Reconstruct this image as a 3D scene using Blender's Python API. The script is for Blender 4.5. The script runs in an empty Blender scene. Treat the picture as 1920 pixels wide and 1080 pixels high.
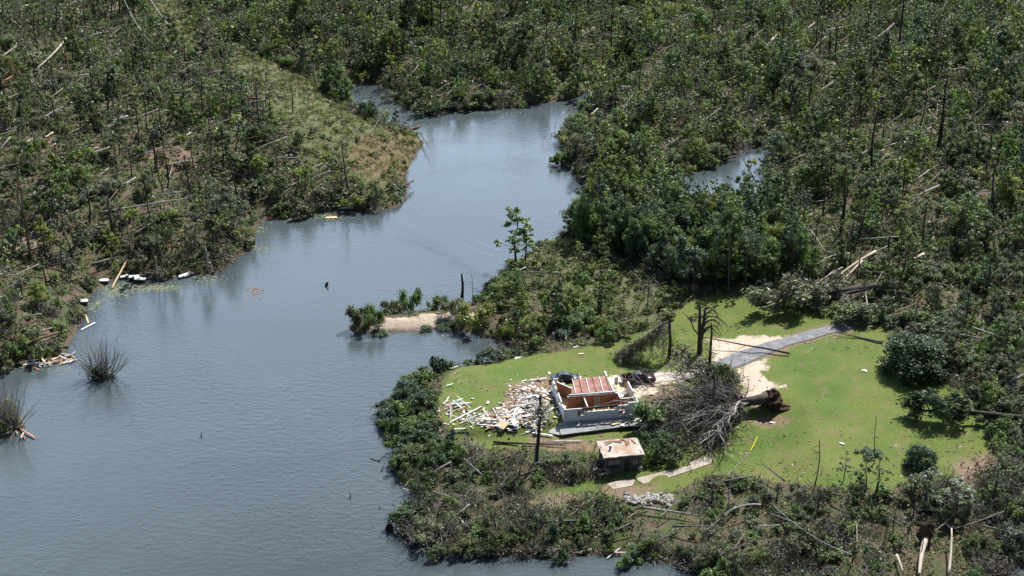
import bpy, math, random
import numpy as np
from mathutils import Vector, Euler
R = math.radians
scene = bpy.context.scene
col = scene.collection
rng = np.random.default_rng(7)
random.seed(7)

# ------------------------------------------------------------------ camera, sky, sun, exposure
CAM_H, PITCH, FPX = 110.0, 24.0, 2637.0
cam_data = bpy.data.cameras.new('camera')
cam_data.sensor_width = 36.0
cam_data.lens = 36.0 * FPX / 1920.0
cam_data.clip_start = 1.0
cam_data.clip_end = 12000.0
cam = bpy.data.objects.new('camera', cam_data)
col.objects.link(cam)
cam.location = (0, 0, CAM_H)
cam.rotation_euler = (R(90 - PITCH), 0, 0)
scene.camera = cam

SUN_AZ, SUN_EL = 30.0, 50.0
world = bpy.data.worlds.new('World')
scene.world = world
world.use_nodes = True
wn = world.node_tree
sky = wn.nodes.new('ShaderNodeTexSky')
sky.sky_type = 'NISHITA'
sky.sun_disc = False
sky.sun_elevation = R(SUN_EL)
sky.sun_rotation = R(SUN_AZ)
sky.air_density = 1.0
sky.dust_density = 1.5
sky.ozone_density = 1.0
bg = wn.nodes['Background']
# broken bright cloud over the clear sky
tc = wn.nodes.new('ShaderNodeTexCoord')
cmap = wn.nodes.new('ShaderNodeMapping'); cmap.inputs['Scale'].default_value = (1.0, 1.0, 2.2)
wn.links.new(tc.outputs['Generated'], cmap.inputs[0])
cn = wn.nodes.new('ShaderNodeTexNoise'); cn.inputs['Scale'].default_value = 2.6; cn.inputs['Detail'].default_value = 6; cn.inputs['Roughness'].default_value = .55
wn.links.new(cmap.outputs[0], cn.inputs['Vector'])
crmp = wn.nodes.new('ShaderNodeValToRGB')
crmp.color_ramp.elements[0].position = .40; crmp.color_ramp.elements[1].position = .62
# cloud bank shaped low by the horizon to brighten the water's reflection
cs = wn.nodes.new('ShaderNodeSeparateXYZ'); wn.links.new(tc.outputs['Generated'], cs.inputs[0])
cz_ = wn.nodes.new('ShaderNodeMath'); cz_.operation = 'MULTIPLY_ADD'; cz_.inputs[1].default_value = -1.2; cz_.inputs[2].default_value = .62
wn.links.new(cs.outputs['Z'], cz_.inputs[0])
ca = wn.nodes.new('ShaderNodeMath'); ca.operation = 'ADD'
cy_ = wn.nodes.new('ShaderNodeMath'); cy_.operation = 'MULTIPLY_ADD'; cy_.inputs[1].default_value = .5; cy_.inputs[2].default_value = -.3  # bank kept to the far side so camera-facing sides stay darker
wn.links.new(cs.outputs['Y'], cy_.inputs[0])
cyz = wn.nodes.new('ShaderNodeMath'); cyz.operation = 'ADD'
wn.links.new(cy_.outputs[0], cyz.inputs[0]); wn.links.new(cz_.outputs[0], cyz.inputs[1])
wn.links.new(cn.outputs['Fac'], ca.inputs[0]); wn.links.new(cyz.outputs[0], ca.inputs[1])
wn.links.new(ca.outputs[0], crmp.inputs[0])
cmix = wn.nodes.new('ShaderNodeMix'); cmix.data_type = 'RGBA'
wn.links.new(crmp.outputs[0], cmix.inputs[0])
wn.links.new(sky.outputs['Color'], cmix.inputs[6])
cmix.inputs[7].default_value = (20.0, 25.0, 33.0, 1)
wn.links.new(cmix.outputs[2], bg.inputs['Color'])
bg.inputs['Strength'].default_value = 0.05
sd_ = bpy.data.lights.new('sun', 'SUN')
sd_.energy = 5.0
sd_.angle = R(0.5)
sd_.color = (1.0, 0.97, 0.92)
sun = bpy.data.objects.new('sun', sd_)
col.objects.link(sun)
sv = Vector((math.sin(R(SUN_AZ)) * math.cos(R(SUN_EL)), math.cos(R(SUN_AZ)) * math.cos(R(SUN_EL)), math.sin(R(SUN_EL))))
sun.rotation_euler = sv.to_track_quat('Z', 'Y').to_euler()
sun.location = (60, 300, 160)
scene.view_settings.view_transform = 'Standard'
scene.view_settings.look = 'None'
scene.view_settings.exposure = 0.84
scene.view_settings.gamma = 1.0
scene.cycles.max_bounces = 6
scene.cycles.diffuse_bounces = 1
scene.cycles.glossy_bounces = 2
scene.cycles.transmission_bounces = 2
scene.cycles.use_adaptive_sampling = True

# ------------------------------------------------------------------ photo coordinates -> ground points
SP, CP = math.sin(R(PITCH)), math.cos(R(PITCH))
def ray(u, v):
    x = (np.asarray(u, float) - 960.0) / FPX
    y = (540.0 - np.asarray(v, float)) / FPX
    return np.stack([x, CP + y * SP, -SP + y * CP], -1)
def at_z(u, v, z=0.0):
    d = ray(u, v)
    t = (CAM_H - z) / -d[..., 2]
    return d[..., 0] * t, d[..., 1] * t
def proj(p):
    p = np.asarray(p, float)
    x, y, z = p[..., 0], p[..., 1], p[..., 2] - CAM_H
    dep = y * CP - z * SP
    up = y * SP + z * CP
    return 960 + FPX * x / dep, 540 - FPX * up / dep, FPX / dep

def inpoly(x, y, poly):
    x = np.asarray(x, float); y = np.asarray(y, float)
    ins = np.zeros(x.shape, bool)
    px, py = poly[:, 0], poly[:, 1]
    j = len(poly) - 1
    for i in range(len(poly)):
        c = ((py[i] > y) != (py[j] > y))
        with np.errstate(divide='ignore', invalid='ignore'):
            xi = (px[j] - px[i]) * (y - py[i]) / (py[j] - py[i] + 1e-12) + px[i]
        ins ^= c & (x < xi)
        j = i
    return ins
def sdist(x, y, poly):
    """signed distance, positive inside"""
    x = np.asarray(x, float); y = np.asarray(y, float)
    best = np.full(x.shape, 1e9)
    n = len(poly)
    for i in range(n):
        a = poly[i]; b = poly[(i + 1) % n]
        d = b - a
        L = (d * d).sum() + 1e-9
        t = np.clip(((x - a[0]) * d[0] + (y - a[1]) * d[1]) / L, 0, 1)
        best = np.minimum(best, (x - a[0] - t * d[0]) ** 2 + (y - a[1] - t * d[1]) ** 2)
    best = np.sqrt(best)
    return np.where(inpoly(x, y, poly), best, -best)
def wav(x, y, s, seed=0.0):
    """smooth noise in about -1..1 with wavelength s"""
    k = 6.283 / s
    return (np.sin(k * (x * .8 + y * .6) + seed + 1.3 * np.sin(k * .7 * (y * .9 - x * .5) + seed * 2.1)) +
            np.sin(k * 1.37 * (x * -.45 + y * .9) + seed * 1.7 + 1.1 * np.sin(k * .9 * (x + y * .3) + seed)) +
            np.sin(k * 2.3 * (x * .95 - y * .3) + seed * .6)) / 3.0

# the shoreline
SHORE = np.array([(-500, 830), (-150, 722), (0, 688), (60, 674), (112, 668), (127, 640), (142, 612), (154, 584), (164, 560), (182, 540), (204, 527), (240, 515),
    (280, 519), (300, 530), (328, 522), (344, 511), (366, 512), (400, 516), (424, 500), (445, 480), (476, 466), (472, 430), (492, 412), (530, 404), (600, 398), (650, 392),
    (700, 398), (745, 388), (764, 366), (757, 345), (767, 312), (780, 288), (797, 268), (772, 252), (735, 240), (700, 226), (667, 206),
    (656, 186), (646, 168), (655, 158), (700, 158), (728, 164), (738, 186), (772, 208), (800, 215), (850, 209), (900, 205), (960, 202),
    (1000, 196), (1058, 188), (1085, 180), (1112, 164), (1138, 168), (1118, 192), (1092, 215), (1062, 240), (1046, 262), (1064, 276),
    (1071, 310), (1086, 335), (1112, 345), (1150, 352), (1200, 346), (1260, 338), (1300, 322), (1345, 314), (1376, 290), (1410, 276),
    (1438, 274), (1446, 290), (1436, 325), (1434, 350), (1426, 388), (1400, 392), (1340, 380), (1290, 376), (1220, 370), (1150, 378),
    (1122, 388), (1096, 404), (1072, 430), (1056, 446), (1030, 456), (1000, 470), (980, 486), (960, 500), (942, 512), (946, 526),
    (932, 546), (900, 562), (870, 573), (840, 581), (780, 588), (720, 594), (672, 601), (652, 609), (660, 622), (700, 627), (740, 623),
    (800, 619), (850, 613), (872, 622), (902, 630), (948, 642), (966, 652), (968, 664), (945, 674), (900, 681), (862, 686), (832, 692),
    (800, 705), (766, 722), (740, 746), (727, 776), (732, 812), (740, 850), (738, 880), (752, 900), (772, 920), (797, 942), (786, 966),
    (772, 986), (766, 1002), (776, 1017), (800, 1024), (850, 1030), (900, 1038), (950, 1042), (1000, 1044), (1060, 1044), (1100, 1040),
    (1160, 1042), (1220, 1050), (1270, 1058), (1310, 1068), (1325, 1092), (1380, 1150), (1500, 1190), (1700, 1190), (1840, 1130), (1882, 1075),
    (1910, 1055), (2000, 1042), (2300, 1040), (2300, 1500), (-500, 1500)], float)
wx, wy = at_z(SHORE[:, 0], SHORE[:, 1])
LAKE = np.stack([wx, wy], -1)
ISLET = np.stack(at_z(np.array([-60, -10, 30, 44, 30, -5, -60]), np.array([770, 768, 776, 800, 818, 826, 822])), -1)

GX0, GX1, GY0, GY1, GS = -330.0, 330.0, 90.0, 760.0, 2.0
gx = np.arange(GX0, GX1 + .1, GS); gy = np.arange(GY0, GY1 + .1, GS)
GXX, GYY = np.meshgrid(gx, gy)
SDG = np.maximum(-sdist(GXX, GYY, LAKE), sdist(GXX, GYY, ISLET) * .6)
def land_dist(x, y):
    """metres inland from the water's edge (negative on the water)"""
    fx = np.clip((np.asarray(x, float) - GX0) / GS, 0, len(gx) - 1.001)
    fy = np.clip((np.asarray(y, float) - GY0) / GS, 0, len(gy) - 1.001)
    i = fx.astype(int); j = fy.astype(int); a = fx - i; b = fy - j
    return (SDG[j, i] * (1 - a) + SDG[j, i + 1] * a) * (1 - b) + (SDG[j + 1, i] * (1 - a) + SDG[j + 1, i + 1] * a) * b
DROP_Y = 189.7
def height(x, y):
    x = np.asarray(x, float); y = np.asarray(y, float)
    s = land_dist(x, y)
    p = np.maximum(s, 0)
    left = 1 / (1 + np.exp((x + 22) / 7.0))
    far = 1 / (1 + np.exp(-(y - 255) / 14.0))
    h = 1.3 * (1 - np.exp(-p / 2.5)) + .03 * np.minimum(p, 60) + left * (5.5 * (1 - np.exp(-p / 16.0)) + .07 * np.minimum(p, 90)) + (1 - left) * far * .05 * np.minimum(p, 120)
    bump = (1 - np.exp(-p / 8.0)) * (.16 * wav(x, y, 11, 1.0) + (.9 * left + .5 * far) * wav(x, y, 46, 4.0) * .9)
    drop = 1.25 / (1 + np.exp((y - DROP_Y - .16 * x) / .5)) * np.clip((x + 16) / 6, 0, 1) * np.clip((46 - x) / 6, 0, 1) * np.clip(p / 12, 0, 1)
    bump = bump - drop
    return np.where(s > 0, h + bump, np.maximum(s * .28, -5.0))
def ground(u, v):
    """the ground point seen at photo pixel u, v"""
    z = np.zeros(np.shape(u))
    for _ in range(25):
        x, y = at_z(u, v, z)
        z = .5 * z + .5 * np.maximum(height(x, y), 0)
    x, y = at_z(u, v, z)
    return np.stack([x, y, np.maximum(height(x, y), 0)], -1)
def G(u, v):
    return Vector(ground(float(u), float(v)))
def gpoly(pts):
    pts = np.array(pts, float)
    return ground(pts[:, 0], pts[:, 1])[:, :2]
def scale_at(p):
    return float(proj(np.array(p))[2])

# ------------------------------------------------------------------ mesh helpers
class MB:
    """collects shapes for ONE mesh"""
    def __init__(s):
        s.v = []; s.f = []; s.m = []; s.n = 0
    def add(s, verts, faces, m=0):
        s.v.extend([tuple(p) for p in verts])
        s.f.extend([tuple(i + s.n for i in f) for f in faces])
        s.m.extend([m] * len(faces))
        s.n += len(verts)
    def box(s, x0, x1, y0, y1, z0, z1, m=0, jig=0.0):
        c = [(x0, y0, z0), (x1, y0, z0), (x1, y1, z0), (x0, y1, z0), (x0, y0, z1), (x1, y0, z1), (x1, y1, z1), (x0, y1, z1)]
        if jig:
            c = [tuple(a + random.uniform(-jig, jig) for a in p) for p in c]
        s.add(c, [(0, 3, 2, 1), (4, 5, 6, 7), (0, 1, 5, 4), (1, 2, 6, 5), (2, 3, 7, 6), (3, 0, 4, 7)], m)
    def beam(s, a, b, w, h, m=0):
        a = Vector(a); b = Vector(b); d = (b - a).normalized()
        up = Vector((0, 0, 1)) if abs(d.z) < .95 else Vector((1, 0, 0))
        sx = d.cross(up).normalized() * w * .5
        sy = sx.cross(d).normalized() * h * .5
        c = [p + i * sx + j * sy for p in (a, b) for i, j in ((-1, -1), (1, -1), (1, 1), (-1, 1))]
        s.add(c, [(3, 2, 1, 0), (4, 5, 6, 7), (0, 1, 5, 4), (1, 2, 6, 5), (2, 3, 7, 6), (3, 0, 4, 7)], m)
    def tube(s, pts, rad, k=6, m=0, jag=0.0):
        pts = [Vector(p) for p in pts]
        n = len(pts)
        if not hasattr(rad, '__len__'):
            rad = [rad] * n
        vs = []; ref = None
        for i, p in enumerate(pts):
            d = (pts[min(i + 1, n - 1)] - pts[max(i - 1, 0)])
            d = d.normalized() if d.length > 1e-6 else Vector((0, 0, 1))
            if ref is None:
                ref = d.orthogonal().normalized()
            ref = ref - d * ref.dot(d)
            ref = ref.normalized() if ref.length > 1e-5 else d.orthogonal().normalized()
            q = d.cross(ref)
            for j in range(k):
                a = 6.2832 * j / k
                e = d * random.uniform(-jag, jag) if (jag and i == n - 1) else Vector()
                vs.append(p + (ref * math.cos(a) + q * math.sin(a)) * rad[i] + e)
        fs = []
        for i in range(n - 1):
            for j in range(k):
                fs.append((i * k + j, i * k + (j + 1) % k, (i + 1) * k + (j + 1) % k, (i + 1) * k + j))
        fs.append(tuple(range(k - 1, -1, -1)))
        fs.append(tuple(range((n - 1) * k, n * k)))
        s.add(vs, fs, m)
    def prism(s, outline, y0, y1, m=0):
        """outline in x,z pushed along y"""
        n = len(outline)
        vs = [(x, y0, z) for x, z in outline] + [(x, y1, z) for x, z in outline]
        fs = [tuple(range(n)), tuple(range(2 * n - 1, n - 1, -1))]
        for i in range(n):
            j = (i + 1) % n
            fs.append((i, i + n, j + n, j))
        s.add(vs, fs, m)
    def ball(s, c, r, seed=0, m=0, nu=10, nv=7, rough=.18):
        """rough lump"""
        rr = random.Random(seed)
        vs = []
        for i in range(nv + 1):
            th = math.pi * i / nv
            for j in range(nu):
                ph = 6.2832 * j / nu
                q = 1 + rr.uniform(-rough, rough)
                vs.append((c[0] + r[0] * q * math.sin(th) * math.cos(ph), c[1] + r[1] * q * math.sin(th) * math.sin(ph), c[2] + r[2] * q * math.cos(th)))
        fs = []
        for i in range(nv):
            for j in range(nu):
                fs.append((i * nu + j, (i + 1) * nu + j, (i + 1) * nu + (j + 1) % nu, i * nu + (j + 1) % nu))
        s.add(vs, fs, m)
    def mesh(s, name, mats, smooth=False):
        me = bpy.data.meshes.new(name)
        me.from_pydata(s.v, [], s.f)
        for m in (mats if isinstance(mats, (list, tuple)) else [mats]):
            me.materials.append(m)
        me.polygons.foreach_set('material_index', s.m)
        if smooth:
            me.polygons.foreach_set('use_smooth', [True] * len(s.f))
        me.update()
        return me
    def build(s, name, mats, parent=None, smooth=False):
        return put(name, s.mesh(name, mats, smooth), parent)

def put(name, me, parent=None):
    o = bpy.data.objects.new(name, me)
    col.objects.link(o)
    if parent is not None:
        o.parent = parent
    return o
def empty(name, loc=(0, 0, 0), rz=0.0):
    o = bpy.data.objects.new(name, None)
    o.empty_display_size = .5
    col.objects.link(o)
    o.location = loc
    o.rotation_euler = (0, 0, rz)
    return o
def tag(o, label=None, cat=None, group=None, kind=None):
    if label: o['label'] = label
    if cat: o['category'] = cat
    if group: o['group'] = group
    if kind: o['kind'] = kind
    return o

def quad_mesh(name, V, mats, tint=None, extra=None):
    """V (n,4,3) loose quads with a colour each; extra = (verts, tri array, colours) in material slot 1"""
    n = len(V)
    verts = V.reshape(-1, 3)
    nq = n
    loops = np.arange(n * 4)
    tot = np.full(n, 4); start = np.arange(n) * 4
    mi = np.zeros(n, int)
    colv = np.repeat(tint, 4, 0) if tint is not None else None
    if extra is not None:
        ev, ef, ec = extra
        loops = np.concatenate([loops, (ef + len(verts)).ravel()])
        start = np.concatenate([start, n * 4 + np.arange(len(ef)) * 3])
        tot = np.concatenate([tot, np.full(len(ef), 3)])
        mi = np.concatenate([mi, np.ones(len(ef), int)])
        verts = np.concatenate([verts, ev])
        if colv is not None:
            colv = np.concatenate([colv, ec])
    me = bpy.data.meshes.new(name)
    me.vertices.add(len(verts)); me.vertices.foreach_set('co', verts.astype(np.float32).ravel())
    me.loops.add(len(loops)); me.loops.foreach_set('vertex_index', loops.astype(np.int32))
    me.polygons.add(len(start))
    me.polygons.foreach_set('loop_start', start.astype(np.int32))
    me.polygons.foreach_set('loop_total', tot.astype(np.int32))
    for m in mats:
        me.materials.append(m)
    me.polygons.foreach_set('material_index', mi.astype(np.int32))
    if colv is not None:
        a = me.attributes.new('tint', 'FLOAT_COLOR', 'POINT')
        c4 = np.ones((len(verts), 4), np.float32); c4[:, :3] = colv
        a.data.foreach_set('color', c4.ravel())
    me.update(calc_edges=True)
    return me

# ------------------------------------------------------------------ materials
def new_mat(name):
    m = bpy.data.materials.new(name)
    m.use_nodes = True
    nt = m.node_tree
    b = nt.nodes['Principled BSDF']
    return m, nt, b
def N(nt, t, **kw):
    n = nt.nodes.new(t)
    for k, v in kw.items():
        if k in n.inputs.keys() if isinstance(k, str) else False:
            n.inputs[k].default_value = v
        else:
            setattr(n, k, v)
    return n
def noise(nt, scale, detail=4, rough=.6, vec=None, dist=0.0):
    n = nt.nodes.new('ShaderNodeTexNoise')
    n.inputs['Scale'].default_value = scale
    n.inputs['Detail'].default_value = detail
    n.inputs['Roughness'].default_value = rough
    n.inputs['Distortion'].default_value = dist
    if vec is not None:
        nt.links.new(vec, n.inputs['Vector'])
    return n
def ramp(nt, fac, stops):
    n = nt.nodes.new('ShaderNodeValToRGB')
    e = n.color_ramp.elements
    while len(e) > 1:
        e.remove(e[0])
    e[0].position, e[0].color = stops[0][0], (*stops[0][1], 1)
    for p, c in stops[1:]:
        x = e.new(p); x.color = (*c, 1)
    nt.links.new(fac, n.inputs[0])
    return n.outputs[0]
def mixc(nt, fac, a, b, mode='MIX'):
    n = nt.nodes.new('ShaderNodeMix')
    n.data_type = 'RGBA'; n.blend_type = mode
    for s, v in ((0, fac), (6, a), (7, b)):
        if hasattr(v, 'links') or hasattr(v, 'is_linked'):
            nt.links.new(v, n.inputs[s])
        elif isinstance(v, tuple):
            n.inputs[s].default_value = (*v, 1)
        else:
            n.inputs[s].default_value = v
    return n.outputs[2]
def mathn(nt, op, a, b=0.0, c=None, clamp=False):
    n = nt.nodes.new('ShaderNodeMath')
    n.operation = op; n.use_clamp = clamp
    for i, v in enumerate((a, b, c)):
        if v is None: continue
        if hasattr(v, 'is_linked'):
            nt.links.new(v, n.inputs[i])
        else:
            n.inputs[i].default_value = v
    return n.outputs[0]
def bump(nt, b, h, strength=.4, dist=.1):
    n = nt.nodes.new('ShaderNodeBump')
    n.inputs['Strength'].default_value = strength
    n.inputs['Distance'].default_value = dist
    nt.links.new(h, n.inputs['Height'])
    nt.links.new(n.outputs[0], b.inputs['Normal'])
def objcoord(nt):
    return nt.nodes.new('ShaderNodeTexCoord').outputs['Object']

def solid(name, stops, scale=3.0, rough=.8, spec=.3, bmp=.2, dist=.02, metallic=0.0):
    """noise-mottled surface"""
    m, nt, b = new_mat(name)
    c = objcoord(nt)
    n = noise(nt, scale, 6, .65, c)
    nt.links.new(ramp(nt, n.outputs['Fac'], stops), b.inputs['Base Color'])
    b.inputs['Roughness'].default_value = rough
    b.inputs['Specular IOR Level'].default_value = spec
    b.inputs['Metallic'].default_value = metallic
    if bmp:
        bump(nt, b, noise(nt, scale * 6, 4, .6, c).outputs['Fac'], bmp, dist)
    return m

def leaf_mat(name, mass=False, trans=.24):
    m, nt, b = new_mat(name)
    at = N(nt, 'ShaderNodeAttribute', attribute_name='tint')
    if mass:
        cc = at.outputs['Color']
    else:
        oi = nt.nodes.new('ShaderNodeObjectInfo')
        cc = mixc(nt, 1.0, oi.outputs['Color'], at.outputs['Color'], 'MULTIPLY')
    nt.links.new(cc, b.inputs['Base Color'])
    b.inputs['Roughness'].default_value = .48
    b.inputs['Specular IOR Level'].default_value = .2
    tr = nt.nodes.new('ShaderNodeBsdfTranslucent')
    nt.links.new(mixc(nt, 1.0, cc, (1.25, 1.35, .7), 'MULTIPLY'), tr.inputs['Color'])
    mx = nt.nodes.new('ShaderNodeMixShader')
    mx.inputs[0].default_value = trans
    nt.links.new(b.outputs[0], mx.inputs[1]); nt.links.new(tr.outputs[0], mx.inputs[2])
    nt.links.new(mx.outputs[0], nt.nodes['Material Output'].inputs['Surface'])
    return m
def bark_mat(name, mass=False):
    m, nt, b = new_mat(name)
    if mass:
        cc = N(nt, 'ShaderNodeAttribute', attribute_name='tint').outputs['Color']
    else:
        cc = nt.nodes.new('ShaderNodeObjectInfo').outputs['Color']
    c = objcoord(nt)
    mp = nt.nodes.new('ShaderNodeMapping'); mp.inputs['Scale'].default_value = (1, 1, .3)
    nt.links.new(c, mp.inputs[0])
    n = noise(nt, 4, 6, .7, mp.outputs[0])
    nt.links.new(mixc(nt, 1.0, cc, ramp(nt, n.outputs['Fac'], [(.3, (.55, .55, .55)), (.7, (1.35, 1.3, 1.25))]), 'MULTIPLY'), b.inputs['Base Color'])
    b.inputs['Roughness'].default_value = .9
    b.inputs['Specular IOR Level'].default_value = .2
    bump(nt, b, n.outputs['Fac'], .5, .05)
    return m
M = {}
M['leaf'] = leaf_mat('leaf')
M['leaf_mass'] = leaf_mat('leaf_mass', True)
M['needle'] = leaf_mat('needle', trans=.12)
M['bark'] = bark_mat('bark')
M['bark_mass'] = bark_mat('bark_mass', True)
M['white_siding'] = solid('white_siding', [(.25, (.38, .38, .37)), (.4, (.5, .51, .52)), (.6, (.6, .62, .63)), (.75, (.66, .67, .67))], .8, .75)
M['white_board'] = solid('white_board', [(.3, (.4, .4, .39)), (.5, (.6, .6, .58)), (.7, (.74, .73, .71))], 1.3, .75)
M['grey_board'] = solid('grey_board', [(.3, (.26, .26, .26)), (.7, (.44, .43, .41))], 2, .85)
M['tan_board'] = solid('tan_board', [(.3, (.42, .3, .17)), (.7, (.62, .48, .3))], 2, .8)
M['brown_board'] = solid('brown_board', [(.3, (.17, .09, .055)), (.7, (.3, .17, .1))], 2, .85)
M['orange_board'] = solid('orange_board', [(.3, (.3, .16, .09)), (.7, (.42, .26, .17))], 2, .85)
M['red_wood'] = solid('red_wood', [(.3, (.2, .075, .035)), (.55, (.34, .13, .06)), (.75, (.42, .19, .1))], 1.6, .8)
M['attic'] = solid('attic', [(.3, (.16, .08, .06)), (.5, (.27, .14, .11)), (.7, (.36, .22, .18))], 1.3, .95)
M['dark'] = solid('dark', [(.3, (.012, .012, .013)), (.7, (.035, .033, .03))], 3, .9)
M['concrete'] = solid('concrete', [(.3, (.38, .34, .29)), (.55, (.52, .47, .41)), (.75, (.62, .57, .5))], .7, .95, .2)
M['slab'] = solid('slab', [(.3, (.24, .2, .16)), (.55, (.36, .32, .27)), (.75, (.46, .42, .36))], .6, .95, .2)
M['asphalt'] = solid('asphalt', [(.3, (.11, .113, .12)), (.45, (.16, .163, .17)), (.6, (.2, .2, .205)), (.75, (.3, .28, .25))], .9, .95, .2)
M['deck'] = solid('deck', [(.3, (.17, .18, .18)), (.55, (.27, .28, .28)), (.75, (.38, .38, .37))], 1.0, .85)
M['glass'] = solid('glass', [(.3, (.015, .018, .02)), (.7, (.04, .045, .05))], .4, .08, .5, 0)
M['car_paint'] = solid('car_paint', [(.3, (.008, .01, .018)), (.7, (.012, .014, .026))], .5, .22, .6, 0)
M['truck_paint'] = solid('truck_paint', [(.3, (.022, .008, .012)), (.7, (.04, .012, .016))], .5, .25, .6, 0)
M['rubber'] = solid('rubber', [(.3, (.01, .01, .01)), (.7, (.02, .02, .02))], 3, .9)
M['chrome'] = solid('chrome', [(.3, (.5, .5, .5)), (.7, (.6, .6, .6))], 3, .25, .5, 0, metallic=1.0)
M['lamp_lens'] = solid('lamp_lens', [(.3, (.5, .5, .48)), (.7, (.6, .6, .58))], 3, .2, .5, 0)
M['tail_lens'] = solid('tail_lens', [(.3, (.25, .01, .01)), (.7, (.3, .015, .01))], 3, .2, .5, 0)
M['shed_roof'] = solid('shed_roof', [(.3, (.24, .13, .075)), (.42, (.32, .235, .17)), (.52, (.38, .34, .3)), (.75, (.46, .43, .39))], .35, .9)
M['shed_wall'] = solid('shed_wall', [(.3, (.03, .03, .033)), (.7, (.085, .082, .08))], 1.3, .85)
M['soil'] = solid('soil', [(.3, (.03, .02, .016)), (.55, (.075, .045, .032)), (.75, (.14, .085, .06))], 2.5, 1, .1, .6, .1)
M['float_white'] = solid('float_white', [(.3, (.68, .68, .66)), (.7, (.8, .8, .78))], 1.5, .6)
M['float_black'] = solid('float_black', [(.3, (.02, .02, .022)), (.7, (.04, .04, .042))], 1.5, .6)
M['stone'] = solid('stone', [(.3, (.2, .18, .16)), (.7, (.45, .42, .4))], 1.5, .95)
M['yellow_plastic'] = solid('yellow_plastic', [(.3, (.72, .55, .04)), (.7, (.8, .64, .07))], 2, .5)
M['wire'] = solid('wire', [(.3, (.45, .46, .47)), (.7, (.55, .56, .57))], 2, .4, .5, 0, metallic=.6)
# ------------------------------------------------------------------ ground regions (outlines read off the photo, laid on the ground)
P_LAWN = gpoly([(846, 694), (900, 684), (960, 674), (1060, 657), (1150, 642), (1200, 624), (1255, 606), (1285, 572), (1340, 552), (1420, 556),
    (1480, 566), (1560, 560), (1605, 575), (1650, 590), (1665, 630), (1668, 690), (1740, 715), (1800, 730), (1815, 775), (1880, 800),
    (1880, 850), (1840, 885), (1740, 912), (1650, 920), (1580, 922), (1480, 905), (1400, 890), (1330, 890), (1290, 912), (1220, 930), (1140, 940),
    (1080, 938), (1050, 955), (985, 958), (1000, 936), (1090, 902), (1130, 895), (1150, 880), (1100, 845), (1000, 842), (900, 838), (860, 822),
    (835, 800), (822, 760), (830, 720)])
P_BRUSHMEADOW = gpoly([(940, 520), (1000, 470), (1060, 446), (1100, 470), (1210, 515), (1300, 556), (1290, 592), (1200, 626), (1120, 580), (990, 545)])
P_HILLMEADOW = gpoly([(440, 60), (500, 110), (570, 140), (640, 200), (700, 230), (795, 262), (790, 285), (764, 330), (735, 372), (680, 360), (600, 318), (545, 262), (490, 200), (430, 130)])
P_CLEARING = gpoly([(270, -20), (345, -20), (370, 60), (360, 110), (300, 70)])
P_REDBANK = gpoly([(640, 300), (690, 250), (740, 245), (800, 262), (790, 290), (764, 335), (750, 350), (700, 340)])
P_SPIT = gpoly([(690, 616), (720, 600), (800, 590), (850, 586), (890, 588), (915, 586), (915, 593), (890, 598), (865, 604), (845, 610), (760, 622), (715, 624)])
P_APRON = gpoly([(1332, 636), (1400, 630), (1480, 632), (1436, 650), (1360, 676), (1332, 686)])
P_APRON_LOW = gpoly([(1376, 694), (1436, 672), (1430, 700), (1466, 726), (1440, 744), (1418, 756), (1385, 752), (1390, 722)])
P_PAD = gpoly([(1090, 712), (1150, 706), (1200, 702), (1300, 694), (1312, 706), (1250, 720), (1210, 742), (1120, 742)])
P_DIRT = [gpoly(p) for p in ([(1310, 692), (1362, 664), (1402, 650), (1452, 634), (1522, 615), (1600, 598), (1645, 594), (1655, 606), (1606, 618), (1538, 637), (1476, 655), (1432, 674), (1384, 693), (1345, 708)],[(1128, 918), (1150, 908), (1235, 908), (1240, 918), (1200, 934), (1150, 936)], [(985, 940), (1060, 925), (1095, 935), (1030, 950)],
    [(1405, 790), (1440, 775), (1480, 785), (1470, 800), (1420, 798)], [(1780, 870), (1850, 850), (1900, 880), (1890, 900), (1800, 905)],
    [(1200, 730), (1260, 722), (1300, 745), (1260, 800), (1205, 790)], [(1000, 815), (1110, 830), (1210, 826), (1190, 845), (1060, 846), (980, 838)],
    [(960, 720), (1030, 705), (1045, 740), (1000, 790), (930, 770)], [(0, 640), (40, 625), (95, 640), (60, 668), (0, 680)], [(80, 255), (130, 265), (110, 300), (40, 290)],
    [(30, 440), (80, 450), (60, 500), (10, 480)], [(250, 275), (350, 280), (370, 320), (270, 320)])]

def lines(lo, a, b, hi, fine, coarse):
    mid = np.arange(a, b, fine)
    l = np.arange(lo, a, coarse); r = np.arange(b, hi + coarse, coarse)
    ext = [500, 800, 1400, 2500, 5000, 9000]
    return np.concatenate([-np.array(ext[::-1]) if lo < 0 else [-3000, -1200, -300], l, mid, r, np.array(ext) + (hi if hi > 400 else 0)])
LX = lines(-300, -26, 92, 300, .45, 2.2)
LY = lines(90, 158, 246, 720, .45, 2.2)
LXX, LYY = np.meshgrid(LX, LY)
gz = height(LXX, LYY)
attrs = {}
def near(P):
    s = np.full(LXX.shape, -9.0)
    m = (LXX > P[:, 0].min() - 9) & (LXX < P[:, 0].max() + 9) & (LYY > P[:, 1].min() - 9) & (LYY < P[:, 1].max() + 9)
    s[m] = np.clip(sdist(LXX[m], LYY[m], P), -9, 9)
    return s
attrs['lawn'] = near(P_LAWN)
attrs['meadow'] = np.maximum(near(P_BRUSHMEADOW), np.maximum(near(P_HILLMEADOW), near(P_CLEARING)))
attrs['redbank'] = near(P_REDBANK)
attrs['sand'] = np.maximum.reduce([near(P) for P in (P_SPIT, P_APRON, P_APRON_LOW, P_PAD)])
attrs['dirt'] = np.maximum.reduce([near(P) for P in P_DIRT])
attrs['shore'] = np.clip(land_dist(LXX, LYY), -9, 9)
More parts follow.
